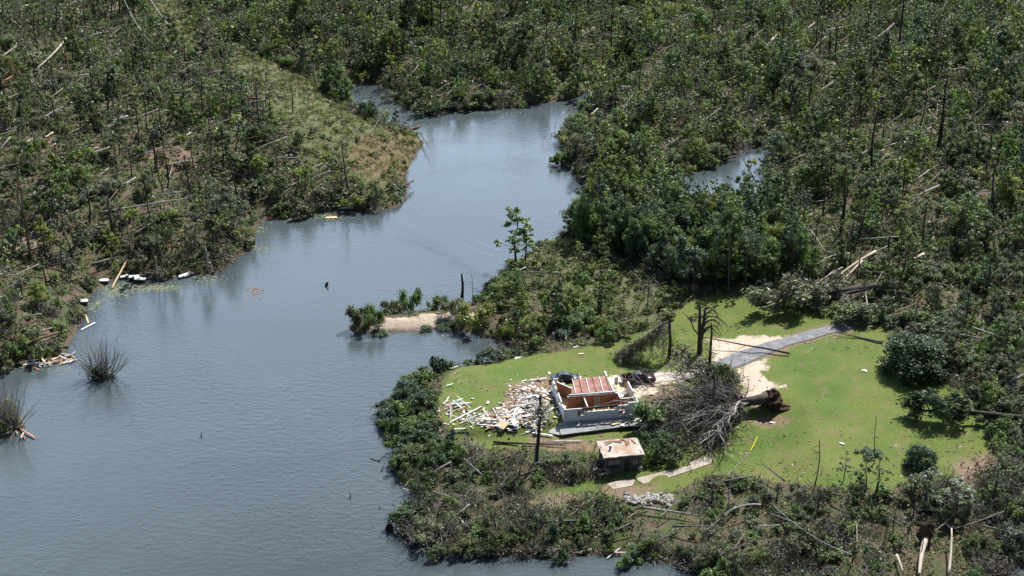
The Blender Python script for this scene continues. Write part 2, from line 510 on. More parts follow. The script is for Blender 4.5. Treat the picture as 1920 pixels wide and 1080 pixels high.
ny, nx = LXX.shape
gv = np.stack([LXX, LYY, gz], -1).reshape(-1, 3)
idx = np.arange(nx * ny).reshape(ny, nx)
gf = np.stack([idx[:-1, :-1], idx[:-1, 1:], idx[1:, 1:], idx[1:, :-1]], -1).reshape(-1, 4)
me = bpy.data.meshes.new('ground')
me.vertices.add(len(gv)); me.vertices.foreach_set('co', gv.astype(np.float32).ravel())
me.loops.add(gf.size); me.loops.foreach_set('vertex_index', gf.astype(np.int32).ravel())
me.polygons.add(len(gf))
me.polygons.foreach_set('loop_start', (np.arange(len(gf)) * 4).astype(np.int32))
me.polygons.foreach_set('loop_total', np.full(len(gf), 4, np.int32))
me.polygons.foreach_set('use_smooth', np.ones(len(gf), bool))
for k, v in attrs.items():
    a = me.attributes.new(k, 'FLOAT', 'POINT')
    a.data.foreach_set('value', v.astype(np.float32).ravel())
me.update(calc_edges=True)

m, nt, b = new_mat('ground')
c = objcoord(nt)
n_edge = noise(nt, .55, 6, .7, c)
n_big = noise(nt, .07, 5, .6, c)
n_mid = noise(nt, .35, 6, .65, c)
n_fine = noise(nt, 1.9, 7, .82, c)
def mask(name, amp, soft=.35):
    at = N(nt, 'ShaderNodeAttribute', attribute_name=name)
    e = mathn(nt, 'MULTIPLY_ADD', n_edge.outputs['Fac'], amp * 2, -amp)
    s = mathn(nt, 'ADD', at.outputs['Fac'], e)
    mr = nt.nodes.new('ShaderNodeMapRange')
    mr.interpolation_type = 'SMOOTHSTEP'
    mr.inputs['From Min'].default_value = -soft; mr.inputs['From Max'].default_value = soft
    nt.links.new(s, mr.inputs['Value'])
    return mr.outputs[0]
floor_c = mixc(nt, ramp(nt, n_mid.outputs['Fac'], [(.4, (0, 0, 0)), (.6, (1, 1, 1))]),
               ramp(nt, n_fine.outputs['Fac'], [(.3, (.05, .035, .026)), (.55, (.12, .085, .062)), (.75, (.19, .15, .12))]),
               ramp(nt, n_fine.outputs['Fac'], [(.3, (.03, .045, .016)), (.6, (.065, .09, .03)), (.8, (.11, .125, .055))]))
mead = mixc(nt, ramp(nt, n_mid.outputs['Fac'], [(.38, (0, 0, 0)), (.62, (1, 1, 1))]),
            ramp(nt, n_fine.outputs['Fac'], [(.3, (.05, .072, .026)), (.7, (.1, .12, .046))]),
            ramp(nt, n_fine.outputs['Fac'], [(.3, (.085, .085, .044)), (.7, (.15, .14, .082))]))
redc = ramp(nt, n_fine.outputs['Fac'], [(.3, (.08, .075, .036)), (.5, (.125, .09, .05)), (.75, (.12, .125, .058))])
lawn_a = ramp(nt, n_fine.outputs['Fac'], [(.25, (.05, .088, .018)), (.5, (.08, .126, .025)), (.75, (.115, .16, .04))])
lawn_b = ramp(nt, n_fine.outputs['Fac'], [(.25, (.085, .11, .026)), (.5, (.12, .145, .036)), (.75, (.155, .168, .058))])
lawn_d = ramp(nt, n_fine.outputs['Fac'], [(.25, (.13, .1, .05)), (.6, (.19, .15, .085)), (.8, (.22, .19, .1))])
lawnc = mixc(nt, ramp(nt, n_big.outputs['Fac'], [(.38, (0, 0, 0)), (.62, (1, 1, 1))]), lawn_a, lawn_b)
lawnc = mixc(nt, ramp(nt, n_mid.outputs['Fac'], [(.52, (0, 0, 0)), (.72, (.8, .8, .8))]), lawnc, lawn_d)
sandc = ramp(nt, n_fine.outputs['Fac'], [(.25, (.24, .17, .12)), (.45, (.44, .35, .27)), (.6, (.52, .45, .37)), (.78, (.6, .56, .5))])
dirtc = ramp(nt, n_fine.outputs['Fac'], [(.25, (.11, .065, .045)), (.5, (.2, .135, .1)), (.75, (.3, .22, .17))])
mudc = ramp(nt, n_fine.outputs['Fac'], [(.25, (.05, .036, .026)), (.7, (.13, .095, .068))])
cc = mixc(nt, mask('meadow', 4), floor_c, mead)
cc = mixc(nt, mask('redbank', 5, 1.0), cc, redc)
cc = mixc(nt, mask('lawn', 2.2), cc, lawnc)
cc = mixc(nt, mathn(nt, 'MULTIPLY', mask('dirt', 3.0, .8), .8), cc, dirtc)
cc = mixc(nt, mask('sand', 3.8, .6), cc, sandc)
sh = N(nt, 'ShaderNodeAttribute', attribute_name='shore')
mr = nt.nodes.new('ShaderNodeMapRange'); mr.inputs['From Min'].default_value = .8; mr.inputs['From Max'].default_value = .1
nt.links.new(mathn(nt, 'MULTIPLY_ADD', n_edge.outputs['Fac'], 1.6, mathn(nt, 'SUBTRACT', sh.outputs['Fac'], .8)), mr.inputs['Value'])
cc = mixc(nt, mathn(nt, 'MULTIPLY', mr.outputs[0], .8), cc, mudc)
nt.links.new(cc, b.inputs['Base Color'])
b.inputs['Roughness'].default_value = .95
b.inputs['Specular IOR Level'].default_value = .15
n_b = noise(nt, 5.0, 5, .8, c)
bump(nt, b, n_b.outputs['Fac'], .6, .25)
me.materials.append(m)
tag(put('ground', me), kind='structure')

# water: one sheet at z = 0 with fine wind ripples
m, nt, b = new_mat('water')
c = objcoord(nt)
nb = noise(nt, .02, 3, .5, c)
nt.links.new(ramp(nt, nb.outputs['Fac'], [(.35, (.044, .058, .064)), (.65, (.054, .07, .076))]), b.inputs['Base Color'])
b.inputs['Roughness'].default_value = .03
b.inputs['IOR'].default_value = 1.33
mp = nt.nodes.new('ShaderNodeMapping'); mp.inputs['Rotation'].default_value = (0, 0, R(25)); mp.inputs['Scale'].default_value = (.7, 1.35, 1)
nt.links.new(c, mp.inputs[0])
w1 = noise(nt, .9, 3, .6, mp.outputs[0]); w2 = noise(nt, 3.0, 2, .5, mp.outputs[0])
gust = noise(nt, .03, 3, .55, c, .6)
hgt = mathn(nt, 'MULTIPLY', mathn(nt, 'MULTIPLY_ADD', w2.outputs['Fac'], .3, w1.outputs['Fac']), ramp(nt, gust.outputs['Fac'], [(.38, (.3, .3, .3)), (.62, (1, 1, 1))]))
bump(nt, b, hgt, 1.0, .085)
mb = MB()
mb.add([(-9000, -3000, 0), (9000, -3000, 0), (9000, 9000, 0), (-9000, 9000, 0)], [(0, 1, 2, 3)])
tag(mb.build('lake_water', m), kind='structure')

# driveway and slabs: sheets draped over the ground
def drape_strip(name, left, right, m, lift=.03, thick=.12, n=60):
    def res(pts):
        pts = np.array(pts, float)
        d = np.concatenate([[0], np.cumsum(np.hypot(*np.diff(pts, axis=0).T))])
        t = np.linspace(0, d[-1], n)
        return np.stack([np.interp(t, d, pts[:, 0]), np.interp(t, d, pts[:, 1])], -1)
    A, B = res(gpoly(left)), res(gpoly(right))
    k = 6
    vs = []
    for i in range(n):
        for j in range(k + 1):
            w = j / k
            jit = .12 * math.sin(i * 1.7 + j * 5) if j in (0, k) else 0
            x = A[i, 0] * (1 - w) + B[i, 0] * w + jit; y = A[i, 1] * (1 - w) + B[i, 1] * w + jit
            vs.append((x, y, float(height(x, y)) + lift + .03 * math.sin(math.pi * w)))
    mb = MB(); fs = []
    for i in range(n - 1):
        for j in range(k):
            a = i * (k + 1) + j
            fs.append((a, a + 1, a + k + 2, a + k + 1))
    mb.add(vs, fs)
    o = mb.build(name, m, None, True)
    so = o.modifiers.new('thick', 'SOLIDIFY'); so.thickness = thick; so.offset = -1
    return o
o = drape_strip('driveway', [(1325, 690), (1362, 668), (1402, 654), (1452, 638), (1522, 619), (1600, 602), (1642, 597)],
                [(1345, 704), (1384, 688), (1432, 668), (1476, 649), (1538, 632), (1606, 613), (1648, 604)], M['asphalt'], .06)
tag(o, kind='structure')
o = drape_strip('driveway_pad', [(1106, 716), (1150, 708), (1200, 703), (1260, 699), (1325, 689)], [(1140, 742), (1172, 734), (1212, 722), (1270, 714), (1345, 703)], M['concrete'], .035)
tag(o, kind='structure')
def slab(name, pts, label, m, h=.12, lift=.08):
    P = gpoly(pts)
    cx, cy = P.mean(0)
    z0 = float(height(cx, cy))
    mb = MB()
    n = len(P)
    vs = [(x - cx, y - cy, float(height(x, y)) - z0 + lift) for x, y in P] + [(x - cx, y - cy, float(height(x, y)) - z0 + lift - h - .1) for x, y in P]
    mb.add(vs, [tuple(range(n)), tuple(range(2 * n - 1, n - 1, -1))] + [(i, i + n, (i + 1) % n + n, (i + 1) % n) for i in range(n)])
    o = mb.build(name, m)
    o.location = (cx, cy, z0)
    tag(o, label, 'slab', 'broken concrete walkway slabs')
    return o
slab('concrete_slab', [(1138, 908), (1165, 900), (1192, 899), (1186, 911), (1150, 918)], 'cracked concrete slab at the water end of the broken walkway', M['slab'])
slab('concrete_slab', [(1190, 898), (1240, 886), (1300, 872), (1304, 880), (1262, 893), (1206, 908)], 'long pale concrete slab in the middle of the broken walkway', M['slab'])
slab('concrete_slab', [(1292, 868), (1326, 855), (1336, 861), (1332, 870), (1302, 880)], 'short concrete slab at the uphill end of the walkway under the fallen tree', M['slab'])
# ------------------------------------------------------------------ the ruined house
r0 = random.Random(31)
hA = G(1057, 792); hB = G(1197, 782)
h_yaw = math.atan2(hB.y - hA.y, hB.x - hA.x)
h_len = math.hypot(hB.x - hA.x, hB.y - hA.y)
HW, HD, HH = h_len, 10.4, 2.45
hz = float(height(hA.x + 5, hA.y + 5)) + .22
house = empty('ruined_house', (hA.x, hA.y, hz), h_yaw)
house.scale = (1, 1, .88)
tag(house, 'roofless white house with open rooms and red-brown inner walls on the lawn', 'house')
def wall_with_holes(mb, a, b, t, z0, z1, holes, m=0):
    """wall from a to b (x,y) cut into boxes round the openings (s0,s1,z0,z1)"""
    a = Vector((*a, 0)); b = Vector((*b, 0)); L = (b - a).length; d = (b - a) / L; nrm = Vector((-d.y, d.x, 0))
    cuts = sorted({0.0, L, *[h[0] for h in holes], *[h[1] for h in holes]})
    for s0, s1 in zip(cuts[:-1], cuts[1:]):
        hs = [h for h in holes if h[0] <= s0 + 1e-6 and h[1] >= s1 - 1e-6]
        spans = [(z0, z1)]
        for h in hs:
            ns = []
            for p, q in spans:
                if h[2] > p: ns.append((p, min(q, h[2])))
                if h[3] < q: ns.append((max(p, h[3]), q))
            spans = [x for x in ns if x[1] - x[0] > .02]
        for p, q in spans:
            A = a + d * s0; B = a + d * s1
            c = [A, B, B + nrm * t, A + nrm * t]
            mb.add([(v.x, v.y, p) for v in c] + [(v.x, v.y, q) for v in c], [(3, 2, 1, 0), (4, 5, 6, 7), (0, 1, 5, 4), (1, 2, 6, 5), (2, 3, 7, 6), (3, 0, 4, 7)], m)
W, D = HW, HD
# front wall: the upper band is torn away over the long window
mb = MB()
wall_with_holes(mb, (0, 0), (W - 1.7, 0), .18, -1.9, 2.0, [(2.2, 3.2, .6, 1.65), (3.2, 8.2, 1.25, 2.0), (8.7, 9.7, .5, 1.65)])
wall_with_holes(mb, (W - 1.7, 0), (W, 0), .18, -1.9, 2.45, [])
front = mb.build('front_wall', M['white_siding'], house)
mb = MB()
mb.box(2.1, 2.2, -.05, .2, .5, 1.68); mb.box(3.2, 3.3, -.05, .2, .5, 1.68); mb.box(2.1, 3.3, -.06, .2, .42, .5); mb.box(2.68, 2.73, -.03, .1, .55, 1.6)
w = mb.build('window', M['white_board'], house); w['label'] = 'small front window with a white frame'
mb = MB(); mb.box(2.22, 2.67, .03, .05, .55, 1.6); mb.build('pane', M['glass'], w)
mb = MB()
mb.box(8.62, 8.7, -.05, .2, .4, 1.66); mb.box(9.7, 9.78, -.05, .2, .4, 1.66); mb.box(8.62, 9.78, -.06, .2, .33, .41); mb.box(8.7, 9.7, -.03, .1, 1.0, 1.05)
w = mb.build('window', M['white_board'], house); w['label'] = 'broken front window near the corner'
mb = MB(); mb.box(8.72, 9.4, .03, .05, .45, .98); mb.build('pane', M['glass'], w)
mb = MB(); mb.beam((2.9, .06, 1.9), (8.6, .1, 2.08), .3, .3); mb.build('fallen_header', M['dark'], house)
mb = MB()
wall_with_holes(mb, (.18, .2), (.18, D), .18, -1.3, 2.15, [(1.0, 2.2, 1.7, 2.15), (2.8, 4.0, .9, 1.8), (5.2, 6.4, 1.2, 2.15), (7.6, 8.2, 1.7, 2.15), (9.4, D, 1.3, 2.15)])
mb.build('side_wall', M['white_siding'], house)
mb = MB()
wall_with_holes(mb, (W, .2), (W, D - 3.2), .18, -1.3, 2.35, [(2.3, 3.6, 1.3, 2.35)])
mb.build('side_wall', M['white_siding'], house)
for s0, s1, q in ((.2, 1.0, 2.0), (1.0, 2.2, .9), (4.4, 4.9, 2.0), (6.0, 7.4, 1.0), (8.6, 9.1, 2.6), (10.4, 11.0, 1.4)):
    mb = MB(); wall_with_holes(mb, (s0, D), (s1, D), .16, -.6, q, []); mb.build('back_wall', M['white_siding'], house)
mb = MB(); mb.box(.4, W - .22, .2, D - .02, -1.2, 0.0); mb.build('floor', M['tan_board'], house)
# rooms: partition walls of red-brown panelling, pale plates on top
def partition(name, a, b, z1, holes=(), m='red_wood', lab=None):
    mb = MB(); wall_with_holes(mb, a, b, .12, .002, z1, list(holes)); o = mb.build(name, M[m], house)
    mb = MB(); A = Vector((*a, z1 + .055)); B = Vector((*b, z1 + .055)); d = (B - A).normalized(); nn = Vector((-d.y, d.x, 0)) * .06
    mb.beam(A + nn, B + nn, .17, .1); mb.build('top_plate', M['white_board'], o)
    if lab: o['label'] = lab
    return o
partition('partition_wall', (1.2, 3.4), (W - 2.6, 3.4), 2.35, [(4.3, 5.3, .002, 2.0)])
partition('partition_wall', (.42, D - 2.0), (3.6, 4.2), 2.45)
partition('partition_wall', (W - 3.1, 3.6), (W - 3.1, D - .4), 2.5, [(1.6, 2.6, .002, 2.0)])
partition('partition_wall', (W - 2.5, 1.6), (W - .5, 1.6), 2.3, [(.7, 1.4, .002, 1.9)])
partition('partition_wall', (W - 2.5, 1.8), (W - 2.5, 3.3), 2.3)
partition('partition_wall', (4.6, 3.6), (4.6, D - .4), 2.3)
partition('partition_wall', (W - 3.4, D - .2), (W - 3.3, D - 2.0), 2.9, m='white_siding', lab='tall white standing piece of back wall')
partition('partition_wall', (3.9, .3), (3.9, 3.3), 2.0)
# the ceiling that stayed: a brown attic deck lying on the rear partitions with pale joists
ceil_ = MB()
ceil_.add([(1.9, 4.0, 2.58), (W - 3.5, 3.7, 2.62), (W - 3.4, 8.7, 2.82), (3.2, 8.4, 2.75), (1.9, 4.0, 2.66), (W - 3.5, 3.7, 2.70), (W - 3.4, 8.7, 2.90), (3.2, 8.4, 2.83)],
          [(3, 2, 1, 0), (4, 5, 6, 7), (0, 1, 5, 4), (1, 2, 6, 5), (2, 3, 7, 6), (3, 0, 4, 7)])
cl = ceil_.build('attic_ceiling', M['attic'], house); cl['label'] = 'brown bare ceiling lying open over the middle rooms'
for i, x in enumerate(np.linspace(2.6, W - 3.8, 6)):
    mb = MB(); mb.beam((x, 3.8, 2.78), (x + .35, 8.4, 2.97), .09, .16, 0)
    if i % 2 == 0: mb.build('ceiling_joist', M['white_board'], cl)
    else: mb.build('ceiling_joist', M['brown_board'], cl)
mb = MB(); mb.beam((1.5, 3.62, 2.6), (W - 2.9, 3.62, 2.62), .16, .22); mb.build('ceiling_beam', M['white_board'], house)
for i, (x, y, h0, h1) in enumerate(((3.6, .1, 1.25, 1.9), (4.4, .1, 1.25, 1.7), (5.3, .1, 1.25, 1.95), (6.4, .1, 1.25, 1.6), (7.3, .1, 1.25, 1.9), (1.0, D - .1, .9, 2.2), (1.7, D - .1, .9, 1.6), (6.6, D - .1, 1.0, 2.1), (7.2, D - .1, 1.0, 1.5), (.1, 5.6, 1.2, 2.0), (.1, 6.1, 1.2, 1.7), (W - .1, 2.8, 1.3, 2.1), (W - .1, 7.6, -.4, 1.9), (W - .1, 8.4, -.4, 1.2), (W - .1, 9.3, -.4, 2.1))):
    mb = MB(); mb.beam((x, y, h0), (x + r0.uniform(-.15, .15), y + r0.uniform(-.1, .1), h1), .06, .1); mb.build('broken_stud', M['tan_board'], house)
for i in range(14):
    mb = MB(); x = r0.uniform(.8, W - 3.2); y = r0.uniform(.7, 3.0) if i < 9 else r0.uniform(4.5, 9); L = r0.uniform(.5, 1.3); a = r0.uniform(0, 3)
    if i >= 9: x = r0.uniform(W - 2.8, W - .8)
    mb.beam((x, y, .1 + r0.uniform(0, .3)), (x + L * math.cos(a), y + L * math.sin(a), .1 + r0.uniform(0, .5)), r0.uniform(.2, .7), .06)
    o = mb.build('panel_sheet', M[r0.choice(['white_board', 'grey_board', 'brown_board', 'white_board'])]); o.matrix_world = house.matrix_basis.copy()
    tag(o, 'piece of torn ceiling board on the floor of the open rooms', 'panel', 'torn ceiling boards inside the house')
# things left in the rooms
mb = MB(); mb.box(5.2, 7.4, 1.0, 1.9, .0, .45); mb.box(5.2, 7.4, 1.9, 2.1, .0, .95); mb.box(5.0, 5.2, 1.0, 2.1, 0, .65); mb.box(7.4, 7.6, 1.0, 2.1, 0, .65)
o = mb.build('sofa', M['tan_board']); o.matrix_world = house.matrix_basis.copy(); tag(o, 'tan sofa standing in the open front room of the roofless house', 'sofa')
# front deck
deck = MB()
deck.add([(-1.0, -2.9, -1.05), (7.6, -2.4, -.8), (12.4, -2.1, -.7), (12.6, -.06, -.42), (-.8, -.06, -.5)] +
         [(-1.0, -2.9, -1.23), (7.6, -2.4, -.98), (12.4, -2.1, -.88), (12.6, -.06, -.6), (-.8, -.06, -.68)],
         [(0, 1, 2, 3, 4), (9, 8, 7, 6, 5)] + [(i, i + 5, (i + 1) % 5 + 5, (i + 1) % 5) for i in range(5)])
dk = deck.build('front_deck', M['deck'], house); dk['label'] = 'sagging grey deck along the front of the house'
for x, y in ((-.6, -2.3), (2.2, -2.2), (5, -2.05), (7.0, -1.95), (11.5, -1.7)):
    mb = MB(); mb.box(x - .07, x + .07, y - .07, y + .07, -3.4, -1.1); mb.build('post', M['grey_board'], dk)
mb = MB(); mb.add([(-2.6, -1.6, -1.35), (-1.05, -2.6, -1.3), (-.85, -.5, -.8), (-2.2, .2, -1.0), (-2.6, -1.6, -1.45), (-1.05, -2.6, -1.4), (-.85, -.5, -.9), (-2.2, .2, -1.1)],
       [(0, 1, 2, 3), (7, 6, 5, 4), (0, 4, 5, 1), (1, 5, 6, 2), (2, 6, 7, 3), (3, 7, 4, 0)])
mb.build('broken_steps', M['grey_board'], house)

# ------------------------------------------------------------------ boards and panels blown out of the house
MB_BOX = {}
def plank_mesh(L, w, t, mname, kind):
    key = (round(L, 1), round(w, 2), mname, kind)
    if key not in MB_BOX:
        mb = MB()
        if kind == 'board':
            n = 3
            for i in range(1):
                j = .12 * L
                mb.add([(-L / 2 - random.uniform(0, j), -w / 2, 0), (L / 2 + random.uniform(0, j), -w / 2, 0), (L / 2 - random.uniform(0, j), w / 2, 0), (-L / 2 + random.uniform(0, j), w / 2, 0),
                        (-L / 2 - random.uniform(0, j), -w / 2, t), (L / 2 + random.uniform(0, j), -w / 2, t), (L / 2 - random.uniform(0, j), w / 2, t), (-L / 2 + random.uniform(0, j), w / 2, t)],
                       [(3, 2, 1, 0), (4, 5, 6, 7), (0, 1, 5, 4), (1, 2, 6, 5), (2, 3, 7, 6), (3, 0, 4, 7)])
        else:
            pts = [(-L / 2, -w / 2), (L * .1, -w / 2 * random.uniform(.8, 1)), (L / 2, -w / 2 * random.uniform(.5, 1)), (L / 2 * random.uniform(.7, 1), w * .1), (L / 2 * random.uniform(.6, 1), w / 2), (-L * .2, w / 2 * random.uniform(.7, 1)), (-L / 2, w / 2 * random.uniform(.6, 1))]
            n = len(pts)
            mb.add([(x, y, 0) for x, y in pts] + [(x, y, t) for x, y in pts], [tuple(range(n - 1, -1, -1)), tuple(range(n, 2 * n))] + [(i, (i + 1) % n, (i + 1) % n + n, i + n) for i in range(n)])
        MB_BOX[key] = mb.mesh('board', M[mname])
    return MB_BOX[key]
BOARDS = []
def debris(kind, u, v, L, w, t, mname, yaw, tilt, lift=0.0):
    p = G(u, v)
    if land_dist(p.x, p.y) < 0: p.z = 0.0
    o = put('panel_sheet' if kind == 'panel' else 'board', plank_mesh(L, w, t, mname, kind))
    o.location = (p.x, p.y, p.z + .03 + lift + abs(math.sin(tilt)) * L * .42)
    o.rotation_euler = (random.uniform(-.25, .25) if kind == 'board' else random.uniform(-.15, .15), tilt, yaw)
    BOARDS.append((o, u, v, L, mname, kind))
    return o
r = random.Random(11)
COLS = {'dark': 'black shingled', 'white_board': 'white painted', 'grey_board': 'weathered grey', 'tan_board': 'raw tan', 'brown_board': 'dark brown', 'orange_board': 'fresh orange-split'}
def scatter_debris(n, uc, vc, su, sv_, kinds, Lr=(1.0, 4.0), lift=.5):
    for _ in range(n):
        u = r.gauss(uc, su); v = r.gauss(vc, sv_)
        mname = r.choices(list(kinds), list(kinds.values()))[0]
        if r.random() < .62:
            debris('board', u, v, r.choice([.8, 1.2, 1.2, 1.8, 2.6, 3.4]), r.choice([.12, .16, .22]), .05, mname, r.uniform(0, 3.14), r.gauss(0, .14), r.uniform(0, lift))
        else:
            debris('panel', u, v, r.choice([.6, .9, 1.3, 1.8]), r.choice([.4, .6, .9]), .03, mname, r.uniform(0, 3.14), r.gauss(0, .12), r.uniform(0, lift))
KW = {'white_board': 3.6, 'grey_board': 3.6, 'dark': 1.0, 'tan_board': 1.5, 'brown_board': 1.6}
scatter_debris(62, 948, 787, 27, 9, KW, lift=.2)
scatter_debris(32, 1000, 774, 19, 14, KW, lift=.4)
scatter_debris(26, 1002, 738, 18, 11, {'white_board': 3, 'grey_board': 3, 'brown_board': 4}, lift=.5)
scatter_debris(20, 900, 786, 22, 7, KW, lift=.15)
scatter_debris(14, 850, 762, 14, 7, {'white_board': 4, 'grey_board': 2, 'brown_board': 2}, lift=.3)
scatter_debris(10, 1180, 722, 26, 6, {'white_board': 4, 'tan_board': 2}, lift=.1)
def plank_px(a, b, w, t, mname, lift=.1, liftb=None):
    """a board from pixel a to pixel b"""
    A = G(*a); B = G(*b)
    for q in (A, B):
        if land_dist(q.x, q.y) < 0: q.z = 0
    A.z += lift; B.z += lift if liftb is None else liftb
    o = put('board', plank_mesh((B - A).length, w, t, mname, 'board'))
    o.location = (A + B) / 2
    d = (B - A).normalized()
    o.rotation_euler = (0, -math.asin(d.z), math.atan2(d.y, d.x))
    BOARDS.append((o, (a[0] + b[0]) / 2, (a[1] + b[1]) / 2, (B - A).length, mname, 'board'))
for a, b in (((842, 796), (902, 766)), ((838, 762), (885, 758)), ((850, 755), (868, 770)), ((952, 780), (966, 806)),
             ((850, 808), (876, 807)), ((956, 765), (990, 762)), ((993, 716), (1027, 712)), ((845, 694), (858, 690)), ((838, 726), (850, 723)), ((822, 800), (826, 812)), ((924, 768), (935, 790))):
    plank_px(a, b, .2, .08, r.choice(['white_board', 'white_board', 'grey_board']), .3)
for x, y, z, L, w, m_, yaw, k_ in ((8.3, -1.2, -.55, 2.4, 1.2, 'tan_board', .2, 'panel'), (6.6, -1.0, -.6, 1.8, .9, 'tan_board', -.3, 'panel'), (9.8, -.8, -.5, 1.8, .9, 'tan_board', .5, 'panel'), (10.8, -1.2, -.48, 2.6, .32, 'white_board', .3, 'board'), (11.5, -.7, -.42, 1.8, .32, 'white_board', -.4, 'board'),
                              (7.6, -.6, -.5, 3.4, .22, 'white_board', .1, 'board'), (9.2, -1.6, -.58, 1.8, .6, 'white_board', .9, 'panel'), (5.4, -1.5, -.68, 1.2, .6, 'grey_board', .4, 'panel'), (10.2, -1.5, -.5, 1.2, .22, 'brown_board', 1.2, 'board'), (12, -1.3, -.45, 2.6, .32, 'white_board', 1.1, 'board'), (4.2, -.7, -.62, 2.6, .22, 'grey_board', .1, 'board')):
    o = put('panel_sheet' if k_ == 'panel' else 'board', plank_mesh(L, w, .05, m_, k_)); q_ = house.matrix_basis @ Vector((x, y, z * 1.08 + .02)); o.location = q_; o.rotation_euler = (r.uniform(-.08, .08) if False else 0, .03, yaw + h_yaw)
    BOARDS.append((o, 1120, 795, L, m_, k_))
plank_px((937, 808), (948, 795), 1.5, .04, 'tan_board', .5)
plank_px((1035, 829), (1090, 829), .2, .08, 'grey_board', .2)
plank_px((1000, 815), (1035, 820), .3, .08, 'white_board', .3)
# flotsam boards on the left shore
for _ in range(46):
    u = r.uniform(2, 138); v = 672 + .17 * (70 - abs(u - 60)) * 1.0 + r.uniform(-7, 9)
    debris('board', u, v, r.choice([1.2, 1.8, 2.6, 3.4, 4.4]), r.choice([.16, .22, .32]), .07, r.choices(['orange_board', 'white_board', 'tan_board', 'grey_board', 'brown_board'], [1.2, 2, 2.5, 3, 2])[0], r.uniform(0, 3.14), r.gauss(0, .05), r.uniform(0, .25))
for _ in range(10):
    debris('board', r.uniform(2, 52), r.uniform(790, 824), r.choice([1.2, 1.8, 2.6]), .2, .07, r.choice(['tan_board', 'grey_board', 'brown_board']), r.uniform(0, 3.14), r.gauss(0, .1), r.uniform(.1, .4))
plank_px((153, 619), (178, 606), .35, .1, 'white_board', .05); plank_px((160, 590), (166, 606), .3, .1, 'tan_board', .05); plank_px((34, 803), (64, 822), .25, .1, 'orange_board', .2)
plank_px((212, 541), (237, 503), .28, .2, 'tan_board', .3, 1.2); plank_px((226, 523), (240, 521), .8, .2, 'white_board', .3); plank_px((337, 522), (361, 514), .9, .25, 'white_board', .25)
plank_px((626, 389), (668, 387), .7, .25, 'tan_board', .25); plank_px((640, 392), (662, 391), .6, .3, 'white_board', .2); plank_px((610, 409), (632, 408), .9, .1, 'tan_board', .05)
for a, b in (((757, 955), (790, 930)), ((758, 920), (786, 928)), ((778, 1017), (812, 1026)), ((800, 962), (806, 948)), ((935, 1031), (962, 1034)), ((862, 975), (870, 985)), ((1045, 1038), (1090, 1041)), ((940, 1033), (952, 1036)),
             ((1305, 1050), (1318, 1032)), ((1280, 1046), (1320, 1062)), ((1292, 1060), (1312, 1068)), ((760, 915), (772, 900)), ((1290, 1046), (1330, 1052))):
    plank_px(a, b, .16, .08, r.choice(['orange_board', 'grey_board', 'tan_board', 'brown_board']), .3)
for u, v in ((968, 672), (974, 671), (1030, 700), (1080, 651), (1090, 664), (1620, 695), (1622, 696), (1578, 832), (1448, 793), (1355, 812), (800, 860), (806, 862), (812, 845)):
    debris('panel', u, v, .9, .4, .03, 'white_board', r.uniform(0, 3), 0, .05)
for _ in range(34):
    u = r.uniform(775, 1320)
    v = np.interp(u, [775, 850, 950, 1100, 1220, 1320], [1015, 1028, 1040, 1038, 1048, 1066]) - r.uniform(0, 5)
    debris('board', u, v, r.choice([1.2, 1.8, 2.6]), r.choice([.16, .22]), .07, r.choices(['orange_board', 'white_board', 'tan_board', 'grey_board', 'brown_board'], [1.2, .8, 1, 4, 3])[0], r.gauss(.1, .5), r.gauss(0, .06), r.uniform(.1, .3))
# splinters and insulation too fine to count
mb_l = MB()
for uc, vc, su, sv_, n in ((948, 785, 30, 11, 300), (1000, 772, 24, 18, 230), (1000, 738, 22, 11, 200), (890, 782, 26, 9, 100), (850, 762, 16, 8, 60), (1130, 795, 40, 8, 60)):
    for _ in range(n):
        p = G(r.gauss(uc, su), r.gauss(vc, sv_)); L = r.uniform(.08, .45); w_ = r.uniform(.05, .22); a = r.uniform(0, 3.14); z = p.z + r.uniform(.02, .12)
        cx_, sx_ = math.cos(a), math.sin(a); tz = r.gauss(0, .12)
        c4 = [(p.x + i * L * cx_ - j * w_ * sx_, p.y + i * L * sx_ + j * w_ * cx_, z + i * tz) for i, j in ((-1, -1), (1, -1), (1, 1), (-1, 1))]
        mb_l.add(c4 + [(x, y, zz - .03) for x, y, zz in c4], [(0, 1, 2, 3), (7, 6, 5, 4), (0, 4, 5, 1), (1, 5, 6, 2), (2, 6, 7, 3), (3, 7, 4, 0)], r.choices([0, 1, 2, 3], [3.5, 3.5, 1.2, 2.6])[0])
tag(mb_l.build('debris_litter', [M['white_board'], M['grey_board'], M['tan_board'], M['brown_board']]), kind='stuff')
def zone(u, v):
    if v < 550 and u < 800: return 'among the floats on the wooded bank' if u < 400 else 'by the small dock under the wooded bank'
    if u < 70 and v > 740: return 'caught in the half sunken bushes by the water'
    if u < 250: return 'in the driftwood raft along the water' if v > 640 else 'floating off the wooded bank'
    if v > 900: return 'washed up along the shore of the brushy point'
    if v > 840 or (u < 835): return 'thrown into the bushes on the point'
    if u > 1300: return 'lying out on the open lawn'
    if v < 700 and u > 840: return 'on the grass beside the small cove'
    if u < 872: return 'at the lawn edge before the bushy point'
    if u < 925: return 'on the outer fringe of the house debris'
    if u < 975: return 'in the wide white debris field beside the house'
    if u < 1035: return 'in the heap against the house wall' if v > 745 else 'in the brown heap behind the house corner'
    return 'on the deck before the house' if v > 760 else 'on the pale parking pad behind the house'
for o, u, v, L, mname, kind in BOARDS:
    size = 'long' if L > 3 else ('short' if L < 1.5 else 'medium')
    z_ = zone(u, v)
    tag(o, f"{size} {COLS[mname]} {'sheet of panelling' if kind == 'panel' else 'board'} {z_}", 'panel' if kind == 'panel' else 'board', f"{size} {COLS[mname]} {kind}s {z_}")

